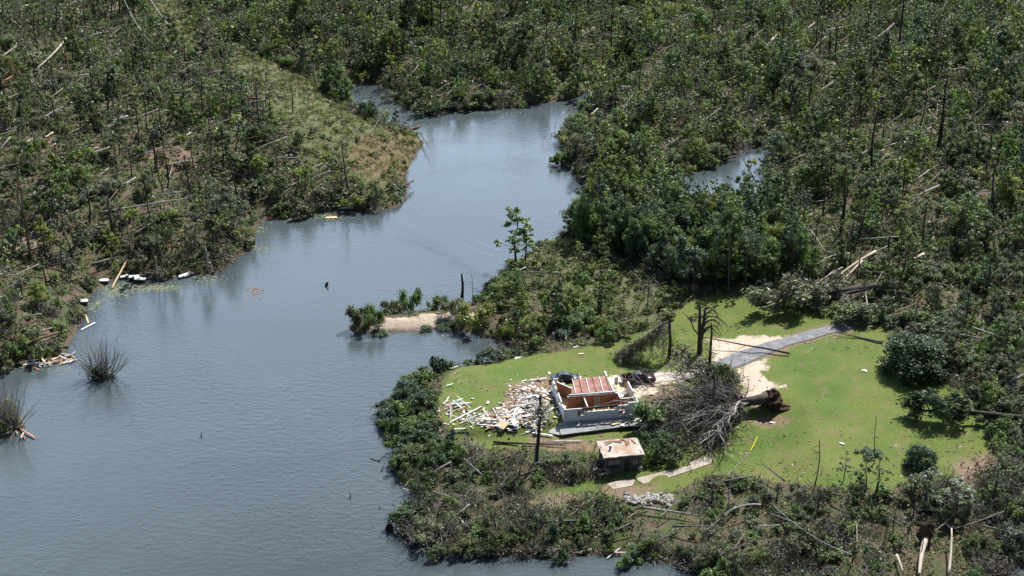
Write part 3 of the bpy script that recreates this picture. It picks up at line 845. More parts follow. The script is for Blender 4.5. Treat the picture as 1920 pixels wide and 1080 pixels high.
# ------------------------------------------------------------------ shed by the water
sA = G(1134, 889); sB = G(1202, 882)
s_yaw = math.atan2(sB.y - sA.y, sB.x - sA.x); sw = math.hypot(sB.x - sA.x, sB.y - sA.y); sd = 4.0
shed = empty('waterside_shed', (sA.x, sA.y, float(height(sA.x, sA.y + 2)) - .1), s_yaw)
tag(shed, 'small dark shed with a flat rust stained roof below the house', 'shed')
mb = MB(); wall_with_holes(mb, (0, 0), (sw, 0), .12, -.4, 2.95, [(.5, 2.3, 1.0, 2.2), (2.9, 3.8, -.4, 2.1), (4.2, sw - .5, 1.0, 2.2)]); mb.build('front_wall', M['shed_wall'], shed)
for a_, b_, zz, hh in (((.12, .12), (.12, sd), 3.05, []), ((sw, .12), (sw, sd), 3.05, [(1.5, 3, 1, 2)]), ((.13, sd), (sw - .13, sd), 3.1, [])):
    mb = MB(); wall_with_holes(mb, a_, b_, .12, -.4, zz, hh); mb.build('side_wall' if a_[0] != .13 else 'back_wall', M['shed_wall'], shed)
for x0, x1 in ((.5, 2.3), (4.2, sw - .5)):
    mb = MB()
    for x in np.linspace(x0, x1, 3): mb.box(x - .04, x + .04, -.03, .1, .96, 2.24)
    mb.box(x0, x1, -.045, .1, .9, .98); w = mb.build('window', M['shed_wall'], shed)
    mb = MB(); mb.box(x0 + .05, x1 - .05, .05, .07, 1, 2.2); mb.build('pane', M['glass'], w)
mb = MB(); mb.box(2.92, 3.78, .02, .08, -.3, 2.08); dr = mb.build('door', M['dark'], shed)
mb = MB(); mb.ball((3.65, 0, .9), (.06, .06, .06), 1); mb.build('handle', M['chrome'], dr)
mb = MB(); mb.box(-.05, .25, -.2, .05, -.4, .35); mb.box(sw - .5, sw + .05, -.22, -.02, -.4, .8); mb.build('foundation', M['stone'], shed)
mb = MB()
nx_, ny_ = 10, 8; vs = []
for j in range(ny_ + 1):
    for i in range(nx_ + 1):
        x = -.35 + (sw + .7) * i / nx_ - 1.2 * j / ny_ * 0; y = -.35 + (sd + .6) * j / ny_
        vs.append((x + r.uniform(-.06, .06) * (i in (0, nx_)), y + r.uniform(-.08, .08) * (j in (0, ny_)), 3.02 + .04 * y + r.uniform(-.02, .02)))
mb.add(vs, [(j * (nx_ + 1) + i, j * (nx_ + 1) + i + 1, (j + 1) * (nx_ + 1) + i + 1, (j + 1) * (nx_ + 1) + i) for j in range(ny_) for i in range(nx_)])
rf = mb.build('roof', M['shed_roof'], shed); so = rf.modifiers.new('thick', 'SOLIDIFY'); so.thickness = .14; so.offset = -1
mb = MB(); mb.tube([(1.1, 1.6, 3.05), (1.1, 1.6, 3.55)], .14, 8); mb.tube([(1.1, 1.6, 3.55), (1.1, 1.6, 3.65)], .2, 8); mb.build('vent_pipe', M['dark'], rf)
for i in range(9):
    o = put('board', plank_mesh(r.choice([1.2, 1.8]), .22, .07, 'brown_board', 'board'))
    q = shed.matrix_basis @ Vector((r.uniform(1, sw - .4), r.uniform(2.8, 3.9), 3.22)); o.location = q; o.rotation_euler = (0, 0, r.uniform(0, 3))
    tag(o, 'brown splintered board lying on the flat shed roof', 'board', 'boards on the shed roof')

# ------------------------------------------------------------------ car and pickup
def wheel(parent, x, y, rad, wdt):
    mb = MB(); s = 1 if y > 0 else -1
    prof = [(rad * .55, -wdt / 2), (rad * .93, -wdt / 2), (rad, -wdt * .3), (rad, wdt * .3), (rad * .93, wdt / 2), (rad * .55, wdt / 2)]
    k = 18; vs = []
    for q, yy in prof:
        for j in range(k):
            a = 6.2832 * j / k; vs.append((x + q * math.cos(a), y + yy, rad + q * math.sin(a)))
    n = len(prof)
    mb.add(vs, [(i * k + j, i * k + (j + 1) % k, ((i + 1) % n) * k + (j + 1) % k, ((i + 1) % n) * k + j) for i in range(n) for j in range(k)])
    t = mb.build('wheel', M['rubber'], parent)
    mb = MB(); mb.tube([(x, y - wdt * .35, rad), (x, y + wdt * .35, rad)], rad * .56, 14); mb.build('rim', M['chrome'], t)
def car_body(mb, prof, hw, tum=.0, z_t=.9):
    """side outline (x,z) rounded across the width"""
    n = len(prof); vs = []
    ys = [-1, -.93, -.6, 0, .6, .93, 1]
    zk = [0, .05, .08, .09, .08, .05, 0]
    zmin = min(z for _, z in prof)
    for yy, dz in zip(ys, zk):
        for x, z in prof:
            up = max(0.0, z - z_t)
            vs.append((x * (1 - .012 * abs(yy) ** 3), yy * (hw - tum * up), z + (dz - .05 if z > zmin + .25 else 0)))
    fs = [(i * n + j, (i + 1) * n + j, (i + 1) * n + (j + 1) % n, i * n + (j + 1) % n) for i in range(len(ys) - 1) for j in range(n)]
    fs += [tuple(range(n)), tuple(range(len(vs) - 1, len(vs) - n - 1, -1))]
    mb.add(vs, fs)
cp = G(1060, 714); yaw = math.atan2(G(1084, 712).y - G(1036, 716).y, 48 / 11.2)
car = empty('parked_car', cp, yaw); tag(car, 'dark blue-black sedan parked behind the roofless house', 'car')
mb = MB(); car_body(mb, [(-2.35, .32), (2.3, .3), (2.4, .5), (2.32, .72), (1.35, .9), (-1.55, .98), (-2.3, .93), (-2.42, .6)], .9); mb.build('body', M['car_paint'], car, True)
mb = MB(); car_body(mb, [(-1.75, .9), (1.35, .86), (.55, 1.36), (-.1, 1.46), (-.75, 1.42)], .8, .35, .9); cab = mb.build('cabin', M['glass'], car, True)
mb = MB(); car_body(mb, [(-.78, 1.415), (.5, 1.37), (.45, 1.42), (-.1, 1.5), (-.72, 1.465)], .63, 0, .9); mb.build('roof', M['car_paint'], cab, True)
for x in (-1.42, 1.42):
    for y in (-.78, .78): wheel(car, x, y, .33, .22)
for y in (-.62, .62):
    mb = MB(); mb.box(2.28, 2.4, y - .2, y + .2, .58, .7); mb.build('headlight', M['lamp_lens'], car)
    mb = MB(); mb.box(-2.43, -2.32, y - .2, y + .2, .68, .8); mb.build('tail_light', M['tail_lens'], car)
    mb = MB(); mb.box(.7, .85, y * 1.5 - .08, y * 1.5 + .08, .95, 1.06); mb.build('wing_mirror', M['car_paint'], car)
mb = MB(); mb.box(2.36, 2.46, -.8, .8, .3, .46); mb.build('bumper', M['car_paint'], car)
tp = G(1196, 717); 
truck = empty('pickup_truck', tp, .2); tag(truck, 'dark maroon pickup truck with a loaded bed on the pale driveway pad', 'pickup truck')
mb = MB(); car_body(mb, [(-2.75, .5), (2.7, .45), (2.8, .65), (2.74, 1.05), (1.55, 1.17), (-2.7, 1.12), (-2.8, .7)], .98); mb.build('body', M['truck_paint'], truck, True)
mb = MB(); car_body(mb, [(-.75, 1.1), (1.6, 1.1), (.85, 1.72), (.2, 1.82), (-.55, 1.78)], .88, .28, 1.1); cab = mb.build('cabin', M['glass'], truck, True)
mb = MB(); car_body(mb, [(-.58, 1.77), (.82, 1.72), (.78, 1.78), (.2, 1.88), (-.55, 1.84)], .7, 0, 1.1); mb.build('roof', M['truck_paint'], cab, True)
mb = MB()
for y in (-.96, .86): mb.box(-2.72, -.8, y, y + .1, 1.1, 1.32)
mb.box(-2.8, -2.7, -.96, .96, 1.0, 1.32); mb.build('bed_sides', M['truck_paint'], truck)
for x in (-1.75, 1.75):
    for y in (-.85, .85): wheel(truck, x, y, .4, .27)
for y in (-.72, .72):
    mb = MB(); mb.box(2.7, 2.8, y - .17, y + .17, .78, .98); mb.build('headlight', M['lamp_lens'], truck)
    mb = MB(); mb.box(-2.83, -2.76, y - .1, y + .1, .85, 1.15); mb.build('tail_light', M['tail_lens'], truck)
mb = MB(); mb.box(2.76, 2.9, -.95, .95, .45, .64); mb.build('bumper', M['chrome'], truck)
mb = MB()
for i in range(8): mb.ball((r.uniform(-2.4, -1.1), r.uniform(-.6, .6), 1.3 + r.uniform(0, .2)), (r.uniform(.25, .5), r.uniform(.2, .4), r.uniform(.15, .3)), i, 0, 9, 6, .25)
o = mb.build('cargo_heap', M['dark']); o.matrix_world = truck.matrix_basis.copy(); tag(o, 'dark heap of bags and junk filling the pickup bed', 'cargo')

# ------------------------------------------------------------------ branches, fallen trees, snags
def limb(mb, p, d, L, rad, depth, rr, droop=.0, spread=.6, k=5, kids=(3, 5), tips=None, up=None):
    """a branch that bends and forks; appends to mb"""
    n = 5 if depth > 0 else 4
    pts = [Vector(p)]; rads = [rad]; dd = Vector(d).normalized()
    for i in range(n):
        dd = (dd + Vector((rr.gauss(0, .12), rr.gauss(0, .12), rr.gauss(0, .10) - droop))).normalized()
        pts.append(pts[-1] + dd * L / n); rads.append(rad * (1 - .8 * (i + 1) / n))
    mb.tube(pts, rads, k if depth > 0 else 3)
    if tips is not None and depth == 0: tips.append(pts[-1])
    if depth > 0:
        for _ in range(rr.randint(*kids)):
            t = rr.uniform(.25, .95); i = min(int(t * n), n - 1)
            base = pts[i].lerp(pts[i + 1], t * n - i)
            dr = (pts[i + 1] - pts[i]).normalized()
            side = Vector((rr.gauss(0, 1), rr.gauss(0, 1), rr.gauss(0, .8)))
            side = (side - dr * side.dot(dr)).normalized()
            limb(mb, base, dr + side * spread * rr.uniform(.5, 1.3), L * rr.uniform(.35, .65), max(rads[i] * .55, .02), depth - 1, rr, droop, spread, k, kids, tips)
BK = {'grey': (.15, .144, .136), 'dark': (.052, .046, .042), 'brown': (.12, .085, .06), 'pale': (.38, .33, .27), 'silver': (.27, .255, .24), 'orange': (.36, .2, .11), 'black': (.025, .021, .019)}
def setcol(o, c, rr=None):
    f = rr.uniform(.8, 1.2) if rr else 1
    o.color = (c[0] * f, c[1] * f, c[2] * f, 1)
    return o

# the great fallen hardwood beside the house
rb = G(1440, 762)
tree = empty('fallen_hardwood', rb); tag(tree, 'huge uprooted hardwood lying on the lawn, bare grey limbs fanned towards the house', 'fallen tree')
rr = random.Random(5)
fork = G(1392, 772) - rb; fork.z = 1.2
mb = MB(); mb.tube([Vector((-.3, 0, 1.5)), Vector((-1.6, -.3, 1.35)), Vector((-2.8, -.6, 1.3)), fork], [1.05, .85, .78, .72], 12)
setcol(mb.build('trunk', M['bark'], tree, True), (.08, .07, .062))
mb = MB()
mb.ball((.5, .15, 1.15), (1.5, 1.7, 1.35), 3, 0, 18, 12, .36)
for i in range(26):
    a = rr.uniform(0, 6.28); q = rr.uniform(.7, 1.5)
    limb(mb, (.4, .15 + q * .8 * math.cos(a), 1.25 + q * .8 * math.sin(a)), (rr.uniform(.2, .9), math.cos(a), math.sin(a)), rr.uniform(.7, 1.5), .08, 0, rr)
mb.ball((1.6, -.5, .2), (1.5, 1.0, .45), 5, 0, 10, 6, .35)
mb.build('root_plate', M['soil'], tree)
mb = MB()
for i in range(5): mb.beam(fork + Vector((rr.uniform(-.4, .4), rr.uniform(-.5, .5), .2)), fork + Vector((rr.uniform(-1.2, -.2), rr.uniform(-.8, .8), rr.uniform(.9, 1.7))), .16, .14)
mb.build('split_wood', M['orange_board'], tree)
targets = [(1210, 832), (1225, 800), (1245, 845), (1262, 858), (1285, 850), (1312, 858), (1335, 838), (1235, 765), (1215, 745), (1245, 715), (1290, 720), (1270, 790), (1300, 815), (1350, 815), (1235, 818), (1222, 842), (1320, 745), (1296, 770), (1330, 700), (1252, 838), (1275, 852), (1300, 845), (1322, 850), (1342, 830), (1240, 790), (1262, 775), (1255, 740), (1280, 735), (1230, 780), (1215, 815), (1310, 780), (1280, 812), (1330, 790), (1268, 832)]
for i, (u, v) in enumerate(targets):
    t = G(u + rr.gauss(0, 12), v + rr.gauss(0, 9)) - rb; t.z += rr.uniform(.1, 2.2)
    st = fork + Vector((rr.uniform(-.2, .8), rr.uniform(-.5, .5), rr.uniform(-.2, .5)))
    d = t - st
    mb = MB()
    rad0 = rr.uniform(.1, .27); hump = rr.uniform(.2, 1.9)
    pts = [st]; n = 7
    for j in range(1, n + 1):
        f = j / n
        pts.append(st + d * f + Vector((rr.gauss(0, .5), rr.gauss(0, .5), math.sin(f * 3.1) * hump + rr.gauss(0, .28))))
    mb.tube(pts, [rad0 * (1 - .75 * j / n) for j in range(n + 1)], 6)
    for j in range(16):
        f = rr.uniform(.15, 1); q = min(int(f * n), n - 1); base = pts[q].lerp(pts[q + 1], f * n - q); dr = (pts[q + 1] - pts[q]).normalized()
        sidev = Vector((rr.gauss(0, 1), rr.gauss(0, 1), rr.gauss(.1, .8)))
        limb(mb, base, dr + sidev * .45, rr.uniform(2.0, 4.6), rad0 * .38, 1, rr, .04, .6, 4, (3, 5))
    o = setcol(mb.build('branch', M['bark'], tree), BK[rr.choice(['grey', 'dark', 'dark', 'dark', 'grey', 'silver'])], rr)
g_ = np.random.default_rng(77)
mb = MB(); limb(mb, fork, G(1422, 715) - rb - fork + Vector((0, 0, 3)), 5.0, .22, 2, rr, .02, .7); setcol(mb.build('branch', M['bark'], tree), BK['dark'])

def snag(u, v, vt, rad, colr, label=None, lean=0.0, stubs=3, name='dead_snag', ut=None, seed=None, cat='dead tree', group=None, kk=7, topcol=True):
    """standing dead trunk whose base is at pixel u,v and whose broken top reaches row vt"""
    p = G(u, v); rr = random.Random(seed if seed is not None else int(u * 7 + v))
    s = scale_at(p); e = math.atan2(CAM_H, math.hypot(p.x, p.y))
    Hh = max((v - vt) / (s * math.cos(e)), .8)
    lx = ((ut if ut is not None else u) - u) / s
    root = empty(name, p)
    mb = MB(); pts = [Vector((0, 0, -.3))]; n = 6
    bx = rr.gauss(0, .03) * Hh
    for i in range(1, n + 1):
        f = i / n
        pts.append(Vector((lx * f + bx * math.sin(f * 3.1), rr.gauss(0, .02) * Hh, Hh * f)))
    mb.tube(pts, [rad * 1.25] + [rad * (1 - .45 * i / n) for i in range(1, n + 1)], kk, 0, rad * 2.2)
    setcol(mb.build('trunk', M['bark'], root, True), BK[colr], rr)
    for i in range(stubs):
        f = rr.uniform(.45, .98); q = min(int(f * n), n - 1); b0 = pts[q].lerp(pts[q + 1], f * n - q)
        a = rr.uniform(0, 6.28)
        mb = MB(); limb(mb, b0, (math.cos(a), math.sin(a), rr.uniform(-.5, .9)), rr.uniform(.08, .22) * Hh + .3, rad * .32, rr.choice([0, 1, 1]), rr, .05)
        setcol(mb.build('branch', M['bark'], root), BK[colr], rr)
    if label: tag(root, label, cat, group)
    return root
def log(a, b, rad, colr, label=None, lift=.5, liftb=.5, arch=0.0, branches=4, roots=False, name='fallen_log', crown=False, cat='fallen log'):
    """trunk lying from pixel a (thick end) to pixel b"""
    A = G(*a); B = G(*b); rr = random.Random(int(a[0] * 3 + b[1]))
    root = empty(name, A)
    d = B - A; d.z += liftb - lift; L = d.length; bow = rr.gauss(0, .014)
    mb = MB(); n = 6; pts = []
    for i in range(n + 1):
        f = i / n
        pts.append(Vector((0, 0, lift)) + d * f + Vector((bow * math.sin(3.1416 * f) * L, rr.gauss(0, .003) * L, arch * math.sin(3.1416 * f))))
    mb.tube(pts, [rad * (1 - .6 * i / n) for i in range(n + 1)], 8, 0, rad)
    setcol(mb.build('trunk', M['bark'], root, True), BK[colr], rr)
    for i in range(branches):
        f = rr.uniform(.35, 1); q = min(int(f * n), n - 1); b0 = pts[q].lerp(pts[q + 1], f * n - q)
        sv2 = Vector((rr.gauss(0, 1), rr.gauss(0, 1), rr.gauss(.3, .7)))
        mb = MB(); limb(mb, b0, d.normalized() * .8 + sv2 * .6, L * rr.uniform(.12, .3), rad * .3, 1, rr, .03)
        setcol(mb.build('branch', M['bark'], root), BK['grey'], rr)
    if roots:
        mb = MB(); dn = -d.normalized()
        mb.ball(Vector((0, 0, lift + .3)) + dn * .2, (1.1, .8, 1.3), rr.randint(0, 99), 0, 11, 7, .35)
        for i in range(10):
            a_ = rr.uniform(0, 6.28); limb(mb, Vector((0, 0, lift + .3)), Vector((math.cos(a_), .3, math.sin(a_))) + dn * .5, 1.7, .09, 0, rr)
        mb.build('root_plate', M['soil'], root)
    if label: tag(root, label, cat)
    return root
# ------------------------------------------------------------------ plants: prototypes
def cloud(blobs, n, size, g, up=.6, aspect=.75, along=None, shell=.22):
    """leaf-sized quads spread through blobs (x,y,z,rx,ry,rz)"""
    B = np.array(blobs, float)
    w = (B[:, 3] * B[:, 4]) ** 1.0
    k = g.choice(len(B), n, p=w / w.sum())
    d = g.normal(size=(n, 3)); d /= np.linalg.norm(d, axis=1)[:, None]
    rad = shell + (1 - shell) * g.random(n)
    rad *= np.where(g.random(n) < .25, g.uniform(1.0, 1.7, n), 1.0)
    c = B[k, :3] + d * B[k, 3:] * rad[:, None]
    nr = d * .6 + g.normal(size=(n, 3)) * .55 + np.array([0, 0, up])
    nr /= np.linalg.norm(nr, axis=1)[:, None]
    t = g.normal(size=(n, 3)) if along is None else g.normal(size=(n, 3)) * .35 + np.asarray(along) + d * .4
    t -= nr * (t * nr).sum(1)[:, None]
    t /= np.linalg.norm(t, axis=1)[:, None] + 1e-9
    b = np.cross(nr, t)
    s = size * g.uniform(.6, 1.3, n)[:, None] * .5
    a = s * aspect
    # a kite shape: pointed ends, so no clump shows a square edge
    V = np.stack([c - t * s * 1.1, c + b * a - t * s * .15, c + t * s * 1.1, c - b * a + t * s * .15], 1)
    V[:, :, 2] = np.maximum(V[:, :, 2], .02)
    kb = np.exp(g.normal(0, .2, len(B)))[k]
    tv = np.exp(g.normal(0, .34, n)) * kb
    tint = np.stack([tv * g.uniform(.85, 1.25, n), tv, tv * g.uniform(.75, 1.15, n)], 1)
    return V, tint
def bark_arrays(mb):
    vs = np.array(mb.v, float).reshape(-1, 3); tr = []
    for f in mb.f:
        for i in range(1, len(f) - 1): tr.append((f[0], f[i], f[i + 1]))
    return vs, np.array(tr, int).reshape(-1, 3)
PROTO = {}
def proto(kind, wood, V, tint, leafm='leaf', crown='crown', stem='trunk', size=1.0):
    """size: about how wide/tall it is, for choosing the ones that show largest"""
    d = dict(wood=wood.mesh(stem, M['bark'], True) if wood else None, leaf=quad_mesh(crown, V, [M[leafm]], tint) if V is not None else None,
             V=V, tint=tint, bark=bark_arrays(wood) if wood else None, crown=crown, stem=stem, size=size)
    PROTO.setdefault(kind, []).append(d)
def leafy(seed, h, r, n, leaf, squash=1.0, low=.25, nl=11):
    rr = random.Random(seed); g = np.random.default_rng(seed)
    mb = MB(); bl = []
    pts = [Vector((0, 0, -.3))]; q = Vector((0, 0, 0))
    lean = Vector((rr.gauss(0, .06), rr.gauss(0, .06), 0))
    for i in range(1, 6): pts.append(Vector((lean.x * h * i / 5, lean.y * h * i / 5, h * .86 * i / 5)))
    mb.tube(pts, [.2, .17, .14, .1, .06, .03], 7)
    for i in range(nl):
        f = low + (1 - low) * (i + .5) / nl; a = 2.4 * i + rr.uniform(-.5, .5)
        z0 = h * .8 * f; b0 = Vector((lean.x * z0, lean.y * z0, z0))
        reach = r * (1.1 - .65 * abs(f - .45) * 1.6) * rr.uniform(.6, 1.15)
        e = b0 + Vector((math.cos(a) * reach, math.sin(a) * reach, reach * rr.uniform(.15, .55)))
        mid = b0.lerp(e, .5) + Vector((0, 0, -.1 * reach))
        mb.tube([b0, mid, e], [.07, .045, .02], 4)
        br = r * rr.uniform(.2, .42)
        bl.append((e.x, e.y, e.z, br, br, br * .75 * squash))
        br = r * rr.uniform(.2, .34)
        bl.append((mid.x + rr.gauss(0, .3), mid.y + rr.gauss(0, .3), mid.z + .35, br, br, br * .8))
    bl.append((pts[-1].x, pts[-1].y, h * .9, r * .3, r * .3, h * .12))
    V, t = cloud(bl, n, leaf, g)
    return mb, V, t
for i, (h, rad_) in enumerate(((7, 2.5), (8.5, 1.9), (6, 2.9), (9.5, 2.3), (6.5, 2.2), (7, 3.0), (9, 2.0), (10, 2.6))):
    proto('leafy_tree', *leafy(100 + i, h, rad_, 3400, .30), size=6.5)
for i, (h, rad_) in enumerate(((9.5, 3.4), (8.5, 3.8), (10, 3.2), (9, 4.0))):
    proto('dense_tree', *leafy(150 + i, h, rad_, 8000, .31, low=.1, nl=26), size=9)
def slender(seed, h, n, sparse):
    rr = random.Random(seed); g = np.random.default_rng(seed); mb = MB(); bl = []
    pts = [Vector((rr.gauss(0, .05) * i, rr.gauss(0, .05) * i, h * i / 6 - (.3 if i == 0 else 0))) for i in range(7)]
    mb.tube(pts, [.16, .14, .12, .1, .07, .05, .02], 6)
    for i in range(sparse):
        f = rr.uniform(.3, 1.0); q = min(int(f * 6), 5); b0 = pts[q].lerp(pts[q + 1], f * 6 - q); a = rr.uniform(0, 6.28)
        L = (1.15 - f) * h * .2 * rr.uniform(.6, 1.2) + .3
        e = b0 + Vector((math.cos(a) * L, math.sin(a) * L, L * rr.uniform(-.1, .5))); mb.tube([b0, e], [.035, .012], 3)
        br = rr.uniform(.25, .5); bl.append((e.x, e.y, e.z, br, br, br * .7))
    V, t = cloud(bl, n, .34, g, aspect=.6)
    return mb, V, t
for i, (h, n, s_) in enumerate(((10, 900, 24), (9, 600, 18), (11, 2600, 46), (8, 320, 16), (9.5, 760, 22), (12, 1000, 28), (7, 700, 20))):
    proto('slender_tree', *slender(200 + i, h, n, s_), size=4.5)
def bushy(seed, h, r_, n, leaf, nb):
    rr = random.Random(seed); g = np.random.default_rng(seed); mb = MB(); bl = []
    for i in range(nb):
        a = rr.uniform(0, 6.28); q = r_ * math.sqrt(rr.random()) * .85
        z = h * rr.uniform(.3, .8) * (1.1 - .5 * q / r_); br = rr.uniform(.32, .6) * min(h, r_) * .75
        bl.append((q * math.cos(a), q * math.sin(a), z, br, br, br * .8))
        if i % 2 == 0: mb.tube([(q * .2 * math.cos(a), q * .2 * math.sin(a), -.1), (q * .6 * math.cos(a), q * .6 * math.sin(a), z * .5), (q * math.cos(a), q * math.sin(a), z + br * .8)], [.05, .04, .015], 4)
    V, t = cloud(bl, n, leaf, g, up=.7)
    return mb, V, t
for i, (h, r_, nb) in enumerate(((2.6, 2.0, 12), (3.2, 1.8, 12), (2.2, 2.4, 14), (3.0, 2.2, 14), (2.4, 1.7, 10), (3.6, 2.5, 16))):
    proto('bush', *bushy(300 + i, h, r_, 2500, .24, nb), crown='foliage', stem='stems', size=4)
def conifer_down(seed, L, n):
    """a felled pine crown: branches swept along +x, drooping needles"""
    rr = random.Random(seed); g = np.random.default_rng(seed); mb = MB(); bl = []
    mb.tube([(-.8 * L, 0, .7), (0, 0, .8), (L * .5, .1, .75), (L, 0, .6)], [.24, .2, .12, .04], 7)
    for i in range(26):
        f = rr.random(); b0 = Vector((f * L, 0, .75)); a = rr.uniform(-.5, 3.64)
        q = (1.1 - f * .7) * rr.uniform(.9, 2.1)
        e = b0 + Vector((q * rr.uniform(.3, .9), q * math.cos(a), max(q * math.sin(a) * .9, -.4)))
        mb.tube([b0, b0.lerp(e, .6) + Vector((0, 0, .1)), e], [.06, .04, .015], 3)
        br = rr.uniform(.35, .65); bl.append((e.x, e.y, e.z, br * 1.5, br, br * .8)); bl.append((*(b0.lerp(e, .6)), br, br * .8, br * .7))
    V, t = cloud(bl, n, .38, g, up=.5, aspect=.3, along=(1, 0, -.1))
    return mb, V, t
for i, (L, n) in enumerate(((6, 3400), (7, 3800), (5, 2800), (6.5, 3300))):
    proto('fallen_conifer', *conifer_down(400 + i, L, n), leafm='needle', size=5)
def brushy(seed, r_, h, nb, leaves):
    rr = random.Random(seed); g = np.random.default_rng(seed); mb = MB()
    for i in range(nb):
        a = rr.uniform(0, 6.28); q = r_ * math.sqrt(rr.random()) * .8
        limb(mb, (q * math.cos(a), q * math.sin(a), rr.uniform(0, h * .4)), (rr.gauss(.5, .6), rr.gauss(0, .6), rr.uniform(.1, .9)), rr.uniform(1, 2.4), .04, 1, rr, .05, .7, 3, (3, 4))
    V, t = cloud([(0, 0, h * .35, r_, r_, h * .4)], leaves, .3, g, up=.3, aspect=.4, shell=.2)
    return mb, V, t
for i, (r_, h, nb, lv) in enumerate(((1.9, 1.5, 20, 260), (2.3, 1.8, 24, 200), (1.6, 1.3, 16, 320), (2.6, 1.4, 24, 380))):
    proto('dead_brush', *brushy(500 + i, r_, h, nb, lv), leafm='needle', crown='dry_leaves', stem='twigs', size=3.6)

def rounded(seed, h, r_, n, leaf):
    rr = random.Random(seed); g = np.random.default_rng(seed); mb = MB(); bl = []
    for i in range(60):
        a = rr.uniform(0, 6.28); zf = rr.random(); q = r_ * math.sqrt(max(0, 1 - (zf * .95) ** 2.2)) * (rr.random() ** .4) * .82
        br = rr.uniform(.16, .3) * r_; bl.append((q * math.cos(a), q * math.sin(a), max(zf * h * .86, br * .6), br, br, br * .85))
        if i % 6 == 0: mb.tube([(0, 0, -.1), (q * .5 * math.cos(a), q * .5 * math.sin(a), zf * h * .4), (q * math.cos(a), q * math.sin(a), zf * h * .86)], [.09, .06, .02], 5)
    V, t = cloud(bl, n, leaf, g, up=.6)
    return mb, V, t
for i in range(2): proto('round_bush', *rounded(600 + i, 5.4, 4.0, 14000, .24), crown='foliage', stem='stems', size=8)
GREEN = {'deep green': (.03, .056, .026), 'mid green': (.104, .16, .054), 'yellow-green': (.158, .2, .06), 'dark green': (.055, .088, .038), 'grey-green': (.108, .128, .09), 'olive green': (.112, .13, .068), 'blue-green': (.072, .11, .074)}
DRY = {'grey': (.13, .13, .118), 'brown': (.1, .085, .066), 'dark grey': (.055, .057, .052)}
PLANTS = []      # every plant built as a thing: (root, kind, u, v, colour word, size word)
def plant(kind, p, sc, rz, cname, var=None, rr=random, label=None, cat=None, name=None, group=None, tilt=(0, 0)):
    lst = PROTO[kind]; d = lst[(var if var is not None else rr.randrange(len(lst))) % len(lst)]
    name = name or kind
    root = empty(name, p, rz); root.rotation_euler = (tilt[0], tilt[1], rz)
    root.scale = sc if hasattr(sc, '__len__') else (sc, sc, sc)
    c = (DRY if kind == 'dead_brush' else GREEN)[cname]; f = rr.uniform(.82, 1.2)
    if d['leaf']:
        o = put(d['crown'], d['leaf'], root); o.color = (c[0] * f * rr.uniform(.92, 1.1), c[1] * f, c[2] * f * rr.uniform(.85, 1.15), 1)
    if d['wood']:
        o = put(d['stem'], d['wood'], root)
        bc = BK[rr.choice(['dark', 'dark', 'brown'] if kind == 'fallen_conifer' else ['grey', 'silver', 'dark', 'black', 'dark'] if kind == 'dead_brush' else ['dark', 'brown', 'grey', 'dark'])]; o.color = (*bc, 1)
    if label: tag(root, label, cat, group)
    else:
        u, v, s = proj(np.array(p)); PLANTS.append((root, kind, float(u), float(v), cname, float(s) * np.mean(root.scale), float(np.mean(root.scale))))
    return root

# ------------------------------------------------------------------ plants: the ones the photo shows singly
def one(kind, u, v, wpx, hpx, cname, label, cat, name=None, var=0, rz=0.0, tilt=(0, 0)):
    p = G(u, v); s = scale_at(p); d = PROTO[kind][var % len(PROTO[kind])]
    V = d['V'].reshape(-1, 3); w0 = np.percentile(V[:, 0], 97) - np.percentile(V[:, 0], 3); h0 = np.percentile(V[:, 2], 98)
    e = math.atan2(CAM_H, math.hypot(p.x, p.y)); ws = wpx / s / w0
    hs = (hpx / s - .35 * wpx / s * math.sin(e)) / math.cos(e) / h0
    return plant(kind, p, (ws, ws, max(hs, .3)), rz, cname, var, random.Random(int(u + v)), label, cat, name, tilt=tilt)
one('round_bush', 1710, 696, 98, 74, 'deep green', 'big round dark green bush alone at the lawn edge casting a black shadow', 'bush', 'round_bush', 1)
one('round_bush', 1724, 876, 50, 44, 'deep green', 'small dark shrub alone on the open lawn with its shadow beside it', 'bush', 'round_bush', 1)
one('fallen_conifer', 1822, 792, 104, 66, 'deep green', 'dark felled pine crown reaching onto the lawn below the big round bush', 'fallen tree', None, 2, R(180 - 10))
one('slender_tree', 967, 500, 62, 118, 'mid green', 'tall thin pine on the bank above the lake narrows', 'tree', None, 2)
one('slender_tree', 985, 498, 56, 80, 'yellow-green', 'shorter bright young tree beside the tall thin pine on the bank', 'tree', None, 0)
one('fallen_conifer', 1540, 568, 120, 70, 'grey-green', 'large grey-green felled pine crown beside the upper lawn', 'fallen tree', None, 0, R(200))
one('fallen_conifer', 1600, 560, 110, 54, 'grey-green', 'felled pine crown behind the largest grey-green one at the upper lawn', 'fallen tree', None, 1, R(205))
one('fallen_conifer', 1690, 600, 100, 46, 'dark green', 'dark felled pine crown over the far end of the driveway', 'fallen tree', None, 1, R(190))
one('bush', 1575, 596, 66, 34, 'mid green', 'low green bush on the lawn where the driveway disappears', 'bush', None, 2)
one('bush', 1350, 720, 44, 40, 'dark grey' if False else 'dark green', 'dark little bush under the bare limbs next to the sandy apron', 'bush', None, 1)
one('bush', 1222, 812, 44, 50, 'mid green', 'round green bush at the house corner beside the fallen limbs', 'bush', None, 4)
one('bush', 941, 668, 30, 18, 'mid green', 'small low bush at the back of the little cove', 'bush', None, 2)
